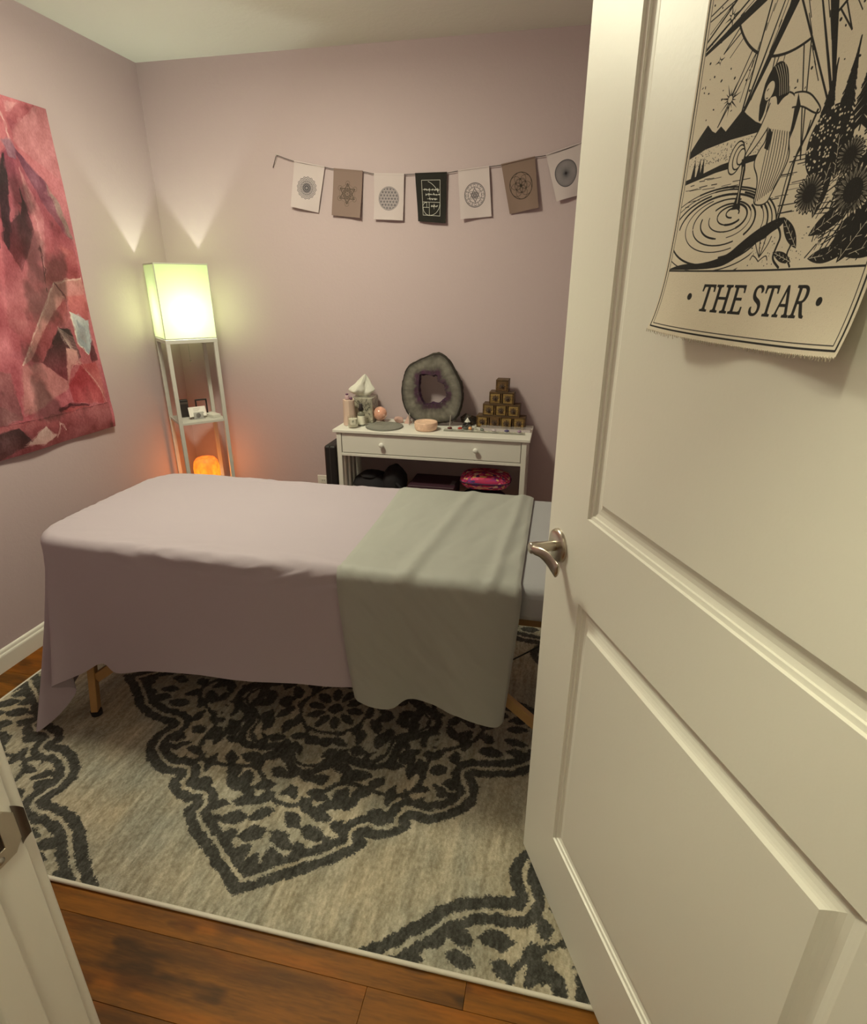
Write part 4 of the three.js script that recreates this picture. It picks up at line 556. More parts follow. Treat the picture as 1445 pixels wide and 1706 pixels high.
// ---------------------------------------------------------------- garland of seven printed cloth flags
{
  const Z = ZB + .011, t = thing('flag_garland', 'string garland of seven small printed cloth flags on back wall', 'garland', [-.7, 1.95, ZB]);
  const F = [ // top-left, top-right, bottom-right, bottom-left (x, y on the wall)
    [[-1.321, 2.006], [-1.167, 1.976], [-1.215, 1.78], [-1.352, 1.809]], [[-1.122, 1.967], [-.979, 1.952], [-.997, 1.752], [-1.144, 1.768]], [[-.923, 1.941], [-.777, 1.934], [-.786, 1.738], [-.93, 1.746]], [[-.725, 1.934], [-.575, 1.934], [-.578, 1.722], [-.712, 1.734]], [[-.524, 1.94], [-.382, 1.952], [-.363, 1.748], [-.506, 1.738]], [[-.328, 1.957], [-.18, 1.982], [-.15, 1.778], [-.28, 1.756]], [[-.133, 1.987], [.013, 2.027], [.031, 1.827], [-.072, 1.801]]];
  const line = [[-1.409, 2.031], ...F.flatMap(f => [f[0], f[1]]).map(([x, y]) => [x, y - .004]), [.05, 2.045]].map(([x, y]) => [x + .7, y - 1.95, .012]);
  mesh('string', tube(line, .0016, 160, 6), std(lin(.05, .04, .035), .9), t);
  mesh('string_tail', tube([[-.709, .081, .012], [-.716, .066, .014], [-.726, .048, .01], [-.736, .03, .006]], .0016, 16, 6), std(lin(.05, .04, .035), .9), t);
  for (const [x, y] of [[-.709, .081], [.75, .095]]) { const g = lathe([[0, .016], [.003, .016], [.0035, .014], [.0012, .013], [.0012, 0]], 12); g.rotateX(Math.PI / 2); g.translate(x, y, 0); mesh('nail', g, M.steel, t); }
  const kinds = ['white flag printed with a lotus rosette', 'tan flag printed with a star in circles', 'white flag printed with overlapping circles', 'black flag printed with a spiral in rectangles', 'white flag printed with triangles in a ring', 'tan flag printed with a six-petal circle', 'white flag printed with a fine ray wheel'];
  const W = 256, Hh = 346, circ = (c, x, y, r) => { c.beginPath(); c.arc(x, y, r, 0, 7); c.stroke(); };
  const art = [
    c => { c.strokeStyle = '#45434a'; c.lineWidth = 1.5; for (let k = 0; k < 16; k++) { const a = k * Math.PI / 8; for (const r of [14, 24, 34, 44]) circ(c, 128 + (92 - r) * Math.cos(a) * r / 48, 182 + (92 - r) * Math.sin(a) * r / 48, r * .8); } c.lineWidth = 2.4; c.beginPath(); for (let i = 0; i <= 320; i++) { const a = i / 320 * 6.2832, r = 80 + 5 * Math.cos(16 * a); c[i ? 'lineTo' : 'moveTo'](128 + r * Math.cos(a), 182 + r * Math.sin(a)); } c.stroke(); c.fillStyle = '#4a484e'; c.beginPath(); c.arc(128, 182, 5, 0, 7); c.fill(); },
    c => { c.strokeStyle = '#2c261c'; c.lineWidth = 1.5; const P = [[128, 176]]; for (const r of [38, 76]) for (let k = 0; k < 6; k++) P.push([128 + r * Math.sin(k * Math.PI / 3), 176 - r * Math.cos(k * Math.PI / 3)]); for (const p of P) circ(c, p[0], p[1], 17); c.lineWidth = .9; for (let i = 0; i < P.length; i++) for (let j = 0; j < i; j++) { c.beginPath(); c.moveTo(...P[i]); c.lineTo(...P[j]); c.stroke(); } c.lineWidth = 2.6; for (const s of [0, 1]) { c.beginPath(); for (let k = 0; k < 3; k++) { const p = P[7 + k * 2 + s]; c[k ? 'lineTo' : 'moveTo'](...p); } c.closePath(); c.stroke(); } },
    c => { c.save(); c.strokeStyle = '#4c4a52'; c.lineWidth = 2.4; circ(c, 128, 186, 88); circ(c, 128, 186, 82); c.beginPath(); c.arc(128, 186, 82, 0, 7); c.clip(); c.lineWidth = 2.6; const s = 27; for (let i = -4; i <= 4; i++) for (let j = -4; j <= 4; j++) circ(c, 128 + (i + j * .5) * s, 186 + j * s * .866, s); c.restore(); },
    c => { c.strokeStyle = '#d9d7cf'; c.lineWidth = 3; const x = 50, y = 52, w = 152, h = 246; c.strokeRect(x, y, w, h); c.beginPath(); c.moveTo(x, y + 152); c.lineTo(x + w, y + 152); c.moveTo(x + 58, y + 152); c.lineTo(x + 58, y + h); c.moveTo(x, y + 190); c.lineTo(x + 58, y + 190); c.moveTo(x + 36, y + 152); c.lineTo(x + 36, y + 190); c.stroke(); c.beginPath(); c.arc(x, y + 152, 152, -Math.PI / 2 + .35, -.45); c.stroke(); c.beginPath(); c.arc(x + 58, y + 152, 94, 0, Math.PI / 2); c.stroke(); c.beginPath(); c.arc(x + 58, y + 190, 56, Math.PI / 2, Math.PI); c.stroke(); c.beginPath(); c.arc(x + 36, y + 190, 36, Math.PI, 1.5 * Math.PI); c.stroke(); c.lineWidth = 2.4; seed = 3; for (const [ly, x0, x1] of [[118, 58, 200], [150, 80, 200], [182, 92, 178], [232, 124, 186]]) { c.beginPath(); for (let q = x0; q < x1; q += 2.6) { c.lineTo(q, ly + (Math.sin(q * 1.35) * 5 + R(-4, 4)) * (Math.floor(q / 9) % 4 === 0 ? 1.6 : .8)); } c.stroke(); } },
    c => { c.strokeStyle = '#2b2930'; const X = 128, Y = 186; c.lineWidth = 4; circ(c, X, Y, 84); c.lineWidth = 2.5; circ(c, X, Y, 77); circ(c, X, Y, 54); c.lineWidth = 2; for (let k = 0; k < 16; k++) { const a = k * Math.PI / 8; c.save(); c.translate(X + 65 * Math.cos(a), Y + 65 * Math.sin(a)); c.rotate(a); c.beginPath(); c.ellipse(0, 0, 9, k % 2 ? 4 : 8, 0, 0, 7); c.stroke(); c.restore(); } for (const [r, d, o] of [[50, 1, 0], [50, -1, 0], [38, 1, -6], [38, -1, 6], [27, 1, 3], [27, -1, -3], [16, 1, 0], [16, -1, 2]]) { c.beginPath(); for (let k = 0; k < 3; k++) { const a = k * 2.0944 - Math.PI / 2 * d; c[k ? 'lineTo' : 'moveTo'](X + r * Math.cos(a), Y + o + r * Math.sin(a)); } c.closePath(); c.stroke(); } c.fillStyle = '#2b2930'; c.beginPath(); c.arc(X, Y, 4, 0, 7); c.fill(); },
    c => { c.strokeStyle = '#221c14'; c.lineWidth = 4.4; circ(c, 128, 172, 90); c.lineWidth = 2; const s = 45; circ(c, 128, 172, s); for (let k = 0; k < 6; k++) circ(c, 128 + s * Math.sin(k * 1.0472), 172 - s * Math.cos(k * 1.0472), s); for (let k = 0; k < 6; k++) circ(c, 128 + s * .58 * Math.sin(k * 1.0472 + .5236), 172 - s * .58 * Math.cos(k * 1.0472 + .5236), s * .58); },
    c => { c.strokeStyle = '#3f3d44'; c.lineWidth = .8; c.fillStyle = 'rgba(90,88,96,.35)'; c.beginPath(); c.arc(128, 172, 92, 0, 7); c.fill(); for (let k = 0; k < 72; k++) { const a = k * Math.PI / 36; circ(c, 128 + 46 * Math.cos(a), 172 + 46 * Math.sin(a), 46); } c.lineWidth = 3; circ(c, 128, 172, 93); c.fillStyle = '#1f1d22'; c.beginPath(); c.arc(128, 172, 9, 0, 7); c.fill(); },
  ];
  const bg = ['#c6b9bb', '#86716a', '#c3b6b8', '#17140f', '#c5b8ba', '#826c62', '#c6babc'];
  F.forEach((f, k) => {
    const tex = canvasTex(W, Hh, (c, w, h) => { c.fillStyle = bg[k]; c.fillRect(0, 0, w, h); art[k](c); c.strokeStyle = 'rgba(0,0,0,.10)'; c.lineWidth = 1.5; c.beginPath(); c.moveTo(0, 16); c.lineTo(w, 16); c.stroke(); });
    const g = grid(14, 18, (u, v) => { const top = [lerp(f[0][0], f[1][0], u), lerp(f[0][1], f[1][1], u)], bot = [lerp(f[3][0], f[2][0], u), lerp(f[3][1], f[2][1], u)], q = 1 - v; const z = .0135 + .010 * q * q * (k % 2 ? u : 1 - u) + .004 * Math.sin(u * 5 + k * 2) * q + .002 * Math.sin(v * 6 + k); return [lerp(top[0], bot[0], q) + .7, lerp(top[1], bot[1], q) - 1.95, z]; });
    const fl = mesh('flag', g, std(0xffffff, .85, { map: tex, bumpMap: withRepeat(clothBump, 4, 5), bumpScale: .0002 }), t); fl.userData.label = kinds[k];
    const hemG = tube([0, .25, .5, .75, 1].map(u => [lerp(f[0][0], f[1][0], u) + .7, lerp(f[0][1], f[1][1], u) - 1.953, .0125]), .003, 10, 8); mesh('sleeve', hemG, std(new THREE.Color(bg[k]), .85), fl);
  });
}
// ---------------------------------------------------------------- tapestry on the left wall
{
  const Wm = 1.02, y0 = .815, y1 = 2.105, S = 800, W = Math.round(Wm * S), Hh = Math.round((y1 - y0) * S), z0 = -2.345;
  const P = (d, y) => [(Wm - d) * S, (y1 - y) * S];
  const c0 = document.createElement('canvas'); c0.width = W; c0.height = Hh; const c = c0.getContext('2d');
  const poly = (pts, a, b, dir = 'v') => { const q = pts.map(p => P(...p)), xs = q.map(p => p[0]), ys = q.map(p => p[1]), g = dir === 'v' ? c.createLinearGradient(0, Math.min(...ys), 0, Math.max(...ys)) : c.createLinearGradient(Math.min(...xs), Math.min(...ys), Math.max(...xs), Math.max(...ys)); g.addColorStop(0, a); g.addColorStop(1, b); c.fillStyle = g; c.beginPath(); q.forEach((p, i) => c[i ? 'lineTo' : 'moveTo'](...p)); c.closePath(); c.fill(); };
  const line = (pts, col, w) => { c.strokeStyle = col; c.lineWidth = w; c.beginPath(); pts.forEach((p, i) => c[i ? 'lineTo' : 'moveTo'](...P(...p))); c.stroke(); };
  c.fillStyle = '#c4596b'; c.fillRect(0, 0, W, Hh);
  poly([[0, 2.105], [.42, 2.105], [.27, 1.9], [.2, 1.94], [.1, 1.84], [0, 1.6]], '#c9606f', '#bf6675'); poly([[.2, 2.09], [0, 2.105], [0, 1.85], [.19, 1.95]], '#d0808a', '#c46a78', 'd'); poly([[.2, 2.05], [.12, 2.1], [.06, 2.1], [.19, 1.99]], '#b5505f', '#c06070'); line([[.235, 2.08], [.215, 2.02], [.21, 1.945]], '#e0a3a6', 5);
  poly([[.75, 2.1], [.42, 2.1], [.27, 1.9], [.4, 1.55], [.7, 1.6], [1.02, 1.9], [1.02, 2.1]], '#c05566', '#a23c50', 'd'); poly([[1.02, 1.95], [.72, 1.62], [.5, 1.3], [.8, 1.1], [1.02, 1.2]], '#b14a5c', '#8e2f45', 'd');
  poly([[.22, 1.945], [.30, 1.88], [.36, 1.6], [.42, 1.3], [.2, 1.05], [.02, 1.0], [.01, 1.62], [.10, 1.85]], '#a3485e', '#c25b66'); // big crystal body
  poly([[.205, 1.945], [.155, 1.90], [.08, 1.83], [.035, 1.72], [.012, 1.63], [.05, 1.62], [.1, 1.72], [.17, 1.85]], '#6a2f4e', '#93495c'); // right dark facet
  poly([[.09, 1.84], [.04, 1.76], [.008, 1.63], [.03, 1.64], [.06, 1.73]], '#9d7a78', '#8a6a68');
  poly([[.235, 1.925], [.262, 1.90], [.31, 1.80], [.35, 1.60], [.33, 1.56], [.28, 1.75], [.255, 1.85]], '#2a1622', '#471d30'); poly([[.3, 1.88], [.4, 1.8], [.44, 1.5], [.37, 1.58], [.34, 1.75]], '#1d1018', '#3a1828');
  poly([[.217, 1.80], [.205, 1.71], [.195, 1.65], [.24, 1.58], [.3, 1.5], [.335, 1.57], [.30, 1.67], [.255, 1.70], [.228, 1.77]], '#2c1220', '#8c3446'); poly([[.25, 1.92], [.228, 1.94], [.215, 1.9], [.222, 1.75], [.245, 1.70], [.262, 1.8]], '#8d3350', '#a83d52');
  poly([[.197, 1.87], [.13, 1.7], [.08, 1.55], [.1, 1.47], [.16, 1.46], [.195, 1.42]], '#c3727f', '#b65261'); line([[.197, 1.87], [.17, 1.66], [.195, 1.42]], '#d28b92', 3); line([[.185, 1.60], [.197, 1.42]], '#5d1a2c', 4);
  poly([[.245, 1.955], [.21, 1.96], [.19, 1.93], [.2, 1.895], [.235, 1.90]], '#a06a82', '#8d5a74');
  poly([[.12, 1.75], [.02, 1.62], [.008, 1.48], [.15, 1.46], [.2, 1.44]], '#a04256', '#b84c58'); poly([[.08, 1.6], [.02, 1.58], [.01, 1.5], [.07, 1.5]], '#c05a60', '#a83e4e');
  // lower cluster
  poly([[.40, 1.15], [.152, 1.46], [.11, 1.40], [.19, 1.32], [.27, 1.2]], '#d79a96', '#c26d72', 'd'); poly([[.152, 1.46], [.007, 1.477], [.007, 1.41], [.108, 1.405]], '#d48a8a', '#c76a70'); poly([[.108, 1.405], [.007, 1.412], [.015, 1.3], [.1, 1.34]], '#c8545c', '#b54652'); line([[.40, 1.15], [.152, 1.46], [.007, 1.477]], '#e6b7b0', 5); line([[.152, 1.46], [.108, 1.405], [.118, 1.34]], '#6b2234', 4);
  poly([[.108, 1.4], [.12, 1.31], [.174, 1.28], [.30, 1.15], [.36, 1.16], [.2, 1.33]], '#b24b56', '#9c3d4b'); poly([[.3, 1.15], [.175, 1.28], [.12, 1.27], [.1, 1.15], [.16, 1.12], [.2, 1.06], [.32, 1.08]], '#2b131d', '#8e2f3f'); poly([[.4, 1.15], [.30, 1.15], [.2, 1.06], [.205, 1.03], [.35, .98], [.462, .955]], '#bd6a70', '#cf7f83');
  for (let k = 0; k < 26; k++) line([[.185 - k * .0022, 1.285 - k * .005], [.14 - k * .001, 1.25 - k * .0055], [.108, 1.235 - k * .005]], k % 3 ? '#b99a92' : '#d9c4b8', 1.2);
  poly([[.103, 1.343], [.02, 1.302], [.019, 1.216], [.056, 1.156], [.098, 1.213]], '#b9bcc0', '#8fa0ae', 'd'); poly([[.08, 1.31], [.045, 1.27], [.05, 1.2], [.075, 1.23]], '#8795a6', '#a9a3a6'); line([[.103, 1.343], [.096, 1.21], [.056, 1.156]], '#e2dcd2', 4); poly([[.05, 1.16], [.02, 1.22], [.015, 1.13], [.05, 1.12]], '#4a1626', '#6d2030');
  poly([[.206, 1.036], [.112, 1.119], [.06, 1.05], [.024, .934], [.12, .95], [.2, .97]], '#b0283a', '#c34650', 'd'); poly([[.112, 1.119], [.03, 1.12], [.018, .94], [.06, 1.03]], '#c44a52', '#c97072'); line([[.206, 1.036], [.16, 1.13], [.112, 1.119], [.05, 1.03], [.024, .934]], '#d99a94', 3); poly([[.21, 1.03], [.16, 1.125], [.118, 1.13], [.115, 1.18], [.165, 1.2]], '#cf8f8a', '#b6656c');
  poly([[.291, .95], [.219, .97], [.118, .945], [.13, .935], [.22, .955], [.28, .935]], '#4d1424', '#701d2d'); poly([[.28, .937], [.22, .955], [.12, .936], [.10, .86], [.3, .85]], '#b9474f', '#a93c48');
  poly([[.46, 1.13], [.6, 1.16], [.62, .95], [.47, .945]], '#b0606a', '#8d4a54'); poly([[.62, 1.05], [.52, 1.0], [.47, .95], [.6, .93], [.75, .98]], '#5d3038', '#9a5a60', 'd'); poly([[1.02, 1.3], [.7, 1.2], [.56, 1.0], [.7, .82], [1.02, .82]], '#a84a58', '#6d2638', 'd');
  poly([[.56, .938], [.017, .933], [.015, .815], [1.02, .815], [1.02, .95]], '#b0525c', '#8a3945'); poly([[.62, .91], [.5, .92], [.46, .85], [.62, .815]], '#3a1a20', '#5a2a30'); poly([[.38, .9], [.336, .85], [.30, .86], [.4, .83], [.5, .85]], '#d8b9b4', '#c99a98'); line([[.336, .84], [.30, .895], [.28, .86]], '#e0c0ba', 3); line([[1.02, .945], [.56, .939], [.3, .93], [.017, .933]], '#7c2a38', 2.5);
  seed = 61; for (let k = 0; k < 46; k++) { const d = R(.02, .98), y = R(.84, 2.08), a = R(0, 6.28), l = R(.03, .12), q = [[d, y], [d + l * Math.cos(a), y + l * Math.sin(a)], [d + l * .7 * Math.cos(a + R(.3, .9)), y + l * .9 * Math.sin(a + R(.3, .9))]]; c.globalAlpha = R(.10, .32); const col = ['#5b1d33', '#d99a98', '#8c2f4c', '#e3b1aa', '#3c1526', '#a85a6e'][k % 6]; poly(q, col, '#b8606c', 'd'); if (k % 3 === 0) line([q[0], q[1]], '#e6bdb6', 1.6); } c.globalAlpha = 1;
  const src = c.getImageData(0, 0, W, Hh).data;
  const tex = pixelTex(W, Hh, (x, yy) => { const y = Hh - 1 - yy, nx = (fbm(x / 24, y / 24, 3) - .5) * 26, ny = (fbm(x / 24 + 70, y / 24, 3) - .5) * 26, k = (clamp(Math.round(y + ny), 0, Hh - 1) * W + clamp(Math.round(x + nx), 0, W - 1)) * 4, k0 = (y * W + x) * 4, n = (fbm(x / 50, y / 70, 4) - .5) * 90 + (noise(x / 3, y / 5) - .5) * 22; const q = [0, 1, 2].map(i => src[k0 + i] * .5 + src[k + i] * .5 + n * .9), L = .35 * q[0] + .5 * q[1] + .15 * q[2], drk = 1 - .34 * smooth(.56, .76, fbm(x / 90 + 31, y / 130, 4)); return q.map((v, i) => (lerp(v, L, .24) * .94 + (i === 0 ? 4 : 0)) * drk); });
  const t = thing('wall_tapestry', 'pink abstract crystal tapestry hanging on the left wall', 'tapestry', [XL, 0, 0]);
  mesh('cloth', grid(50, 64, (u, v) => { const d = (1 - u) * Wm, y = lerp(y0, y1, v), rip = .004 * Math.sin(d * 17 + v * 3) * (1 - v * .7) + .003 * Math.sin(v * 11 + d * 4), hem = v < .09 ? .004 * Math.sin(v / .09 * Math.PI) : 0; return [.014 + rip + hem + .008 * smooth(.08, 0, d) * (1 - v), y - .012 * Math.sin(u * Math.PI) * v * (1 - smooth(0, .4, u)) - .008 * smooth(.0, .5, d) * smooth(.9, 1, v), z0 + d + .02 * (1 - v) * 0 + .012 * smooth(.3, 0, v) * -1 + .006]; }), std(0xffffff, .6, { map: tex, bumpMap: withRepeat(clothBump, 20, 26), bumpScale: .0002 }), t);
}
// ---------------------------------------------------------------- printed cloth banner on the door
{
  const s0 = .312, Wm = .302, yb = 1.398, yt = 1.95, S = 2900, W = Math.round(Wm * S), Hh = Math.round((yt - yb) * S);
  const X = u => u * .31 * S, Y = y => (yt - y) * S;
  const tex = canvasTex(W, Hh, (c, w, h) => {
    c.fillStyle = '#e4dac8'; c.fillRect(0, 0, w, h); const INK = '#1d1a1a', PAPER = '#e4dac8'; c.strokeStyle = c.fillStyle = INK; c.lineJoin = c.lineCap = 'round'; seed = 42;
    const mv = (pts, close) => { c.beginPath(); pts.forEach((p, i) => c[i ? 'lineTo' : 'moveTo'](X(p[0]), Y(p[1]))); if (close) c.closePath(); };
    const ln = (pts, lw) => { mv(pts); c.lineWidth = lw; c.stroke(); }, fl = (pts, col = INK) => { mv(pts, true); c.fillStyle = col; c.fill(); c.fillStyle = INK; };
    const sm = (pts, lw, fillc, close) => { c.beginPath(); const q = pts.map(p => [X(p[0]), Y(p[1])]); c.moveTo(...q[0]); for (let i = 1; i < q.length - 1; i++) c.quadraticCurveTo(q[i][0], q[i][1], (q[i][0] + q[i + 1][0]) / 2, (q[i][1] + q[i + 1][1]) / 2); c.lineTo(...q[q.length - 1]); if (close) c.closePath(); if (fillc) { c.fillStyle = fillc; c.fill(); c.fillStyle = INK; } if (lw) { c.lineWidth = lw; c.stroke(); } };
    // double border and caption
    c.lineWidth = 5; c.strokeRect(X(.012), Y(1.944), X(.95), Y(1.4035) - Y(1.944)); c.lineWidth = 2.5; c.strokeRect(X(.027), Y(1.940), X(.92), Y(1.4075) - Y(1.940)); ln([[.03, 1.4715], [.945, 1.4715]], 5);
    c.save(); c.translate(X(.512), Y(1.4285)); c.transform(1, 0, -.10, 1, 0, 0); c.font = '108px serif'; c.textAlign = 'center'; c.scale(.9, 1.06); c.fillText('THE STAR', 0, 0); c.lineWidth = 2.2; c.strokeText('THE STAR', 0, 0); c.restore(); for (const u of [.198, .822]) { c.beginPath(); c.arc(X(u), Y(1.443), 11, 0, 7); c.fill(); }
    c.save(); mv([[.03, 1.4725], [.945, 1.4725], [.945, 1.94], [.03, 1.94]], true); c.clip();
    // great star with rays in a ring
    const cx = .47, cy = 1.765, k = .31; const at = (a, r) => [cx + r * Math.cos(a) / k, cy + r * Math.sin(a)];
    for (let i = 0; i < 16; i++) { const a = i * Math.PI / 8 + .2, L = [.20, .125, .17, .12][i % 4]; for (const d of [-.035, .035]) ln([at(a + d * 1.6, .085), at(a, L)], 4); ln([at(a + .12, .09), at(a + .1, .09 + .03)], 2.5); }
    c.lineWidth = 7; c.beginPath(); c.arc(X(cx), Y(cy), .098 * S, 0, 7); c.fillStyle = PAPER; c.fill(); c.stroke(); c.fillStyle = INK;
    for (let i = 0; i < 8; i++) { const a = i * Math.PI / 4 + .39, L = i % 2 ? .155 : .185, p = at(a, L), q1 = at(a - .39, .055), q2 = at(a + .39, .055); fl([at(0, 0), q1, p, q2], PAPER); ln([q1, p, q2], 6); ln([at(0, 0), p], 4); fl([at(0, 0), q2, p]); fl([at(0, .0), at(a + .16, .06), at(a + .015, L * .86)], PAPER); for (let j = 0; j < 7; j++) { const r = .03 + j * .015; ln([at(a - .28 + j * .028, r), at(a - .2 + j * .02, r + .02)], 2.5); } for (let j = 0; j < 4; j++) ln([at(a + .1 - j * .012, .05 + j * .02), at(a + .07 - j * .01, .075 + j * .02)], 2.5); }
    // small stars and specks
    const star = (u, y, r, n) => { for (let i = 0; i < n; i++) { const a = i * 2 * Math.PI / n + .2, L = i % 2 ? r * .6 : r; fl([[u + .0012 * Math.cos(a + 1.57) / k, y + .0012 * Math.sin(a + 1.57)], [u + L * Math.cos(a) / k, y + L * Math.sin(a)], [u - .0012 * Math.cos(a + 1.57) / k, y - .0012 * Math.sin(a + 1.57)]]); } c.lineWidth = 2; c.beginPath(); c.arc(X(u), Y(y), r * .22 * S, 0, 7); c.fillStyle = PAPER; c.fill(); c.stroke(); c.fillStyle = INK; };
    star(.21, 1.647, .017, 14); star(.15, 1.727, .012, 8); star(.10, 1.80, .014, 10); star(.86, 1.72, .013, 12); star(.12, 1.69, .008, 4); star(.86, 1.84, .014, 10); star(.12, 1.88, .013, 8);
    for (let i = 0; i < 330; i++) { const u = R(.04, .94), y = R(1.625, 1.93); if (Math.hypot((u - cx) * k, y - cy) < .105) continue; c.beginPath(); c.ellipse(X(u), Y(y), R(1.5, 4.2), R(1.5, 5), R(0, 3), 0, 7); c.fill(); }
    // far hills, meadow, lake
    fl([[.03, 1.606], [.07, 1.618], [.11, 1.629], [.14, 1.621], [.16, 1.618], [.185, 1.623], [.215, 1.616], [.25, 1.624], [.285, 1.632], [.31, 1.626], [.335, 1.621], [.36, 1.616], [.39, 1.612], [.42, 1.612], [.40, 1.605], [.25, 1.606], [.12, 1.604], [.03, 1.598]]);
    for (let i = 0; i < 260; i++) { const u = R(.04, .4), y = R(1.586, 1.604); c.beginPath(); c.arc(X(u), Y(y), R(.8, 1.8), 0, 7); c.fill(); }
    fl([[.03, 1.575], [.12, 1.578], [.22, 1.583], [.32, 1.585], [.42, 1.584], [.42, 1.579], [.2, 1.576], [.03, 1.570]]); for (const u of [.07, .10, .12]) fl([[u - .012, 1.576], [u, 1.596], [u + .012, 1.576]]);
    for (let i = 0; i < 150; i++) { const u = R(.03, .9), y = R(1.50, 1.573), l = R(.02, .1); ln([[u, y], [u + l, y + R(-.0008, .0008)]], R(1, 2.8)); }
    // pool of ripples
    c.save(); c.beginPath(); c.ellipse(X(.27), Y(1.515), .088 * S, .040 * S, 0, 0, 7); c.fillStyle = PAPER; c.fill(); c.fillStyle = INK; c.restore();
    for (let r = 1; r < 11; r++) for (let q = 0; q < 4; q++) { const a0 = R(0, 6.28), a1 = a0 + R(.9, 2.4); c.lineWidth = R(2, 6.5); c.beginPath(); c.ellipse(X(.34 - r * .011), Y(1.533 - r * .0022), r * .0098 * S, r * .0047 * S, -.04, a0, a1); c.stroke(); }
    // banks and ground
    sm([[.03, 1.474], [.10, 1.480], [.22, 1.479], [.34, 1.487], [.40, 1.500], [.47, 1.512], [.55, 1.520], [.60, 1.519], [.54, 1.505], [.45, 1.496], [.38, 1.482], [.30, 1.4735], [.03, 1.4725]], 0, INK, true); sm([[.40, 1.4725], [.46, 1.488], [.52, 1.506], [.60, 1.514], [.70, 1.512], [.72, 1.4725]], 0, PAPER, true);
    for (let i = 0; i < 60; i++) { const u = R(.44, .7), y = R(1.475, 1.503); c.beginPath(); c.arc(X(u), Y(y), R(.8, 2), 0, 7); c.fill(); } sm([[.55, 1.514], [.585, 1.505], [.57, 1.492], [.56, 1.482], [.60, 1.4735]], 7); sm([[.62, 1.505], [.64, 1.495], [.62, 1.485], [.65, 1.474]], 6);
    for (const a of [-.5, -.15, .2, .55]) sm([[.50, 1.484], [.50 + a * .05, 1.494], [.50 + a * .07, 1.503]], 3); sm([[.50, 1.480], [.47, 1.488], [.46, 1.482]], 3); sm([[.50, 1.480], [.53, 1.487], [.54, 1.481]], 3);
    // dark trees at the right
    for (const [u, yb2, hgt, wd] of [[.67, 1.585, .052, .034], [.735, 1.585, .062, .036], [.80, 1.58, .085, .042], [.88, 1.58, .10, .05]]) { for (let i = 0; i < 46; i++) { const v = i / 46, ww = wd * (1 - v) * (.75 + .5 * rnd()); ln([[u - ww, yb2 + v * hgt - .004], [u, yb2 + v * hgt + .006], [u + ww, yb2 + v * hgt - .004]], 4.5); } ln([[u, yb2], [u, yb2 + hgt + .006]], 4); }
    // dotted bush
    c.beginPath(); c.ellipse(X(.70), Y(1.577), .026 * S, .030 * S, .15, 0, 7); c.fill(); c.fillStyle = PAPER; for (let i = 0; i < 130; i++) { const a = R(0, 6.28), r = Math.sqrt(rnd()); c.beginPath(); c.arc(X(.70) + .025 * S * r * Math.cos(a), Y(1.577) + .029 * S * r * Math.sin(a), R(2, 3.6), 0, 7); c.fill(); } c.fillStyle = INK;
    // robed figure bending to pour from a jug
    sm([[.41, 1.634], [.45, 1.634], [.50, 1.632], [.53, 1.625], [.535, 1.605], [.53, 1.588], [.55, 1.575], [.53, 1.560], [.50, 1.545], [.485, 1.534], [.42, 1.535], [.425, 1.548], [.42, 1.562], [.385, 1.575], [.40, 1.587], [.43, 1.595], [.42, 1.612], [.405, 1.622]], 4, PAPER, true);
    sm([[.52, 1.629], [.57, 1.628], [.63, 1.612], [.645, 1.605], [.625, 1.604], [.56, 1.616], [.52, 1.617]], 4, PAPER); sm([[.415, 1.628], [.395, 1.612], [.37, 1.60], [.335, 1.586], [.345, 1.583], [.39, 1.594], [.425, 1.606]], 4, PAPER);
    for (let i = 0; i < 9; i++) sm([[.44 + i * .011, 1.604 - i * .001], [.435 + i * .014, 1.575], [.43 + i * .009, 1.538 + i * .0012]], 2.6); fl([[.43, 1.606], [.452, 1.60], [.445, 1.585], [.425, 1.588]]); fl([[.535, 1.628], [.555, 1.616], [.545, 1.598], [.535, 1.59]]);
    sm([[.375, 1.648], [.39, 1.659], [.43, 1.664], [.47, 1.655], [.485, 1.640], [.50, 1.630], [.47, 1.629], [.45, 1.622], [.44, 1.634], [.40, 1.634], [.395, 1.62], [.375, 1.612], [.366, 1.63]], 0, INK, true); c.beginPath(); c.ellipse(X(.402), Y(1.640), 19, 25, .3, 0, 7); c.fillStyle = PAPER; c.fill(); c.lineWidth = 2.5; c.stroke(); c.fillStyle = INK; ln([[.39, 1.641], [.396, 1.642]], 2.5); ln([[.392, 1.634], [.399, 1.634]], 2.5); for (let i = 0; i < 6; i++) { c.strokeStyle = PAPER; sm([[.41 + i * .01, 1.660], [.44 + i * .008, 1.648], [.452 + i * .008, 1.632]], 1.6); c.strokeStyle = INK; }
    c.lineWidth = 4; for (const q of [0, 1, 2]) { c.beginPath(); c.ellipse(X(.295 + q * .012), Y(1.586), 30 - q * 7, 46 - q * 12, .25, 0, 7); c.fillStyle = PAPER; c.fill(); c.stroke(); } c.fillStyle = INK; fl([[.325, 1.583], [.345, 1.583], [.352, 1.572], [.35, 1.55], [.362, 1.534], [.32, 1.534], [.335, 1.55], [.333, 1.572]]); c.strokeStyle = PAPER; ln([[.34, 1.575], [.342, 1.54]], 3); c.strokeStyle = INK;
    sm([[.63, 1.607], [.61, 1.590], [.575, 1.575], [.57, 1.55], [.55, 1.515]], 7); sm([[.61, 1.600], [.60, 1.58], [.555, 1.565], [.545, 1.52]], 4);
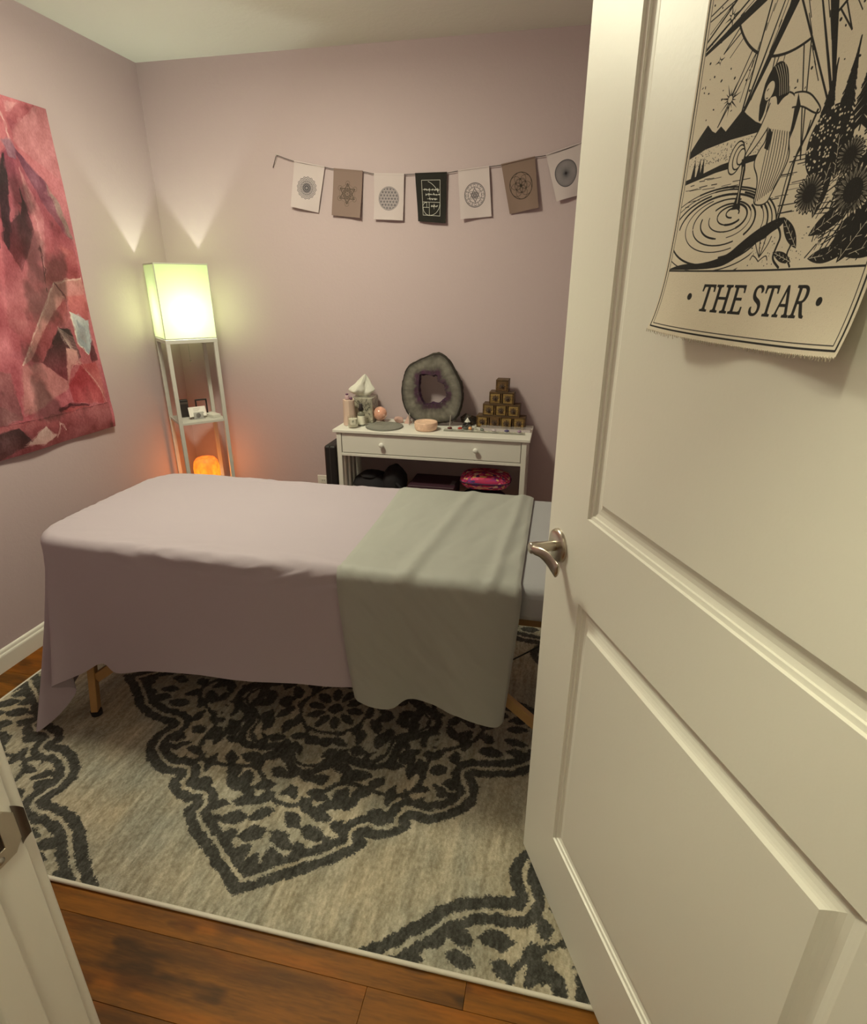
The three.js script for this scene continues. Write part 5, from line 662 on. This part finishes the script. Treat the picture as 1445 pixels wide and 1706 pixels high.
    // flowers and big leaves at the right
    for (const [u, y, a, l] of [[.70, 1.50, .5, .055], [.76, 1.52, .9, .06], [.80, 1.50, .4, .06], [.84, 1.54, 1.2, .05], [.88, 1.50, .8, .07], [.72, 1.48, .1, .045], [.66, 1.49, 2.3, .04], [.86, 1.48, .3, .06], [.92, 1.52, 1.3, .06], [.78, 1.48, .6, .07], [.84, 1.475, 1.0, .06], [.70, 1.515, 1.4, .05], [.88, 1.545, .5, .05], [.93, 1.48, 1.1, .07], [.75, 1.545, 1.7, .04], [.65, 1.478, 2.8, .03]]) { c.save(); c.translate(X(u), Y(y)); c.rotate(-a); const L = l * S; c.beginPath(); c.moveTo(0, 0); c.quadraticCurveTo(L * .45, -L * .3, L, 0); c.quadraticCurveTo(L * .45, L * .3, 0, 0); c.fill(); c.strokeStyle = PAPER; c.lineWidth = 1.6; for (let i = 1; i < 9; i++) { c.beginPath(); c.moveTo(L * i * .1, 0); c.lineTo(L * (i * .1 + .07), (i % 2 ? -1 : 1) * L * .08); c.stroke(); } c.beginPath(); c.moveTo(L * .05, 0); c.lineTo(L * .9, 0); c.stroke(); c.strokeStyle = INK; c.restore(); }
    for (const [u, y, r] of [[.665, 1.537, .017], [.83, 1.533, .021], [.79, 1.562, .014]]) { for (let i = 0; i < 22; i++) { const a = i * .2856; c.save(); c.translate(X(u), Y(y)); c.rotate(a); c.beginPath(); c.ellipse(r * S * .62, 0, r * S * .42, r * S * .09, 0, 0, 7); c.fillStyle = PAPER; c.fill(); c.lineWidth = 3; c.stroke(); for (const d of [-3, 0, 3]) { c.lineWidth = 1.5; c.beginPath(); c.moveTo(r * S * .35, d * .4); c.lineTo(r * S * .85, d); c.stroke(); } c.fillStyle = INK; c.restore(); } c.beginPath(); c.arc(X(u), Y(y), r * S * .48, 0, 7); c.fill(); }
    for (let i = 0; i < 70; i++) { const u = R(.7, .95), y = R(1.475, 1.55), a = R(.3, 1.5), l = R(.01, .03); ln([[u, y], [u + l * Math.cos(a) / k, y + l * Math.sin(a)]], R(1.5, 4)); }
    c.restore();
    // woven specks
    for (let i = 0; i < 9000; i++) { c.fillStyle = i % 2 ? 'rgba(255,250,235,.10)' : 'rgba(40,30,20,.08)'; c.fillRect(rnd() * w, rnd() * h, 2, 2); }
  });
  const t = thing('star_banner', 'cream cloth banner with black print hanging on the open door', 'banner', [DO[0], 0, DO[1]], doorAngle);
  const g = grid(36, 60, (u, v) => { const y = lerp(yb, yt, v), low = Math.exp(-(y - yb) / .055), edge = .55 + .45 * Math.cos(u * 2 * Math.PI) ; const n = .0035 + low * (.021 * edge + .003) + .0022 * Math.sin(u * 7 + v * 5) * (1 - v) + .002; return [s0 + u * Wm - .0 * low, y - .007 * low * Math.sin(u * Math.PI) - .005 * u * low, n]; });
  const m = std(0xffffff, .9, { map: tex, bumpMap: withRepeat(clothBump, 10, 18), bumpScale: .0004 }); mesh('cloth', g, m, t);
  mesh('frayed_hem', (() => { const q = []; seed = 8; for (let i = 0; i < 90; i++) { const u = i / 89, low = 1, edge = .55 + .45 * Math.cos(u * 2 * Math.PI), n = .0055 + .021 * edge + .003 + .0022 * Math.sin(u * 7); const x = s0 + u * Wm, y = yb - .007 * Math.sin(u * Math.PI) - .005 * u; q.push(tube([[x, y + .001, n], [x + R(-.0015, .0015), y - R(.001, .004), n + R(-.001, .001)]], .0005, 2, 4)); } return merge(q); })(), std(lin(.6, .54, .44), .9), t).userData.kind = 'stuff';
}
{ // hallway ceiling light behind the viewer
  const t = thing('hall_ceiling_light', 'round hallway ceiling light behind the viewer', 'ceiling light', [HALL_LIGHT.x, H, HALL_LIGHT.z]);
  mesh('base_ring', lathe([[.07, 0], [.115, 0], [.118, -.02], [.11, -.026], [.1, -.02]], 40), M.white, t);
  mesh('diffuser', lathe([[.108, -.018], [.09, -.034], [.05, -.045], [0, -.048]], 40), std(0xf4ecd6, .5, { emissive: HALL_LIGHT.color, emissiveIntensity: 2 }), t);
  const L = new THREE.PointLight(HALL_LIGHT.color, HALL_LIGHT.power, 0, 2); L.position.set(0, -.10, 0); L.shadow.radius = 2.5; L.name = 'hall_light_glow'; t.add(L);
}
scene.traverse(o => { if (o.isMesh) o.castShadow = o.receiveShadow = true; else if (o.isPointLight) { o.castShadow = true; o.shadow.camera.near = .01; } });
renderer.render(scene, camera);
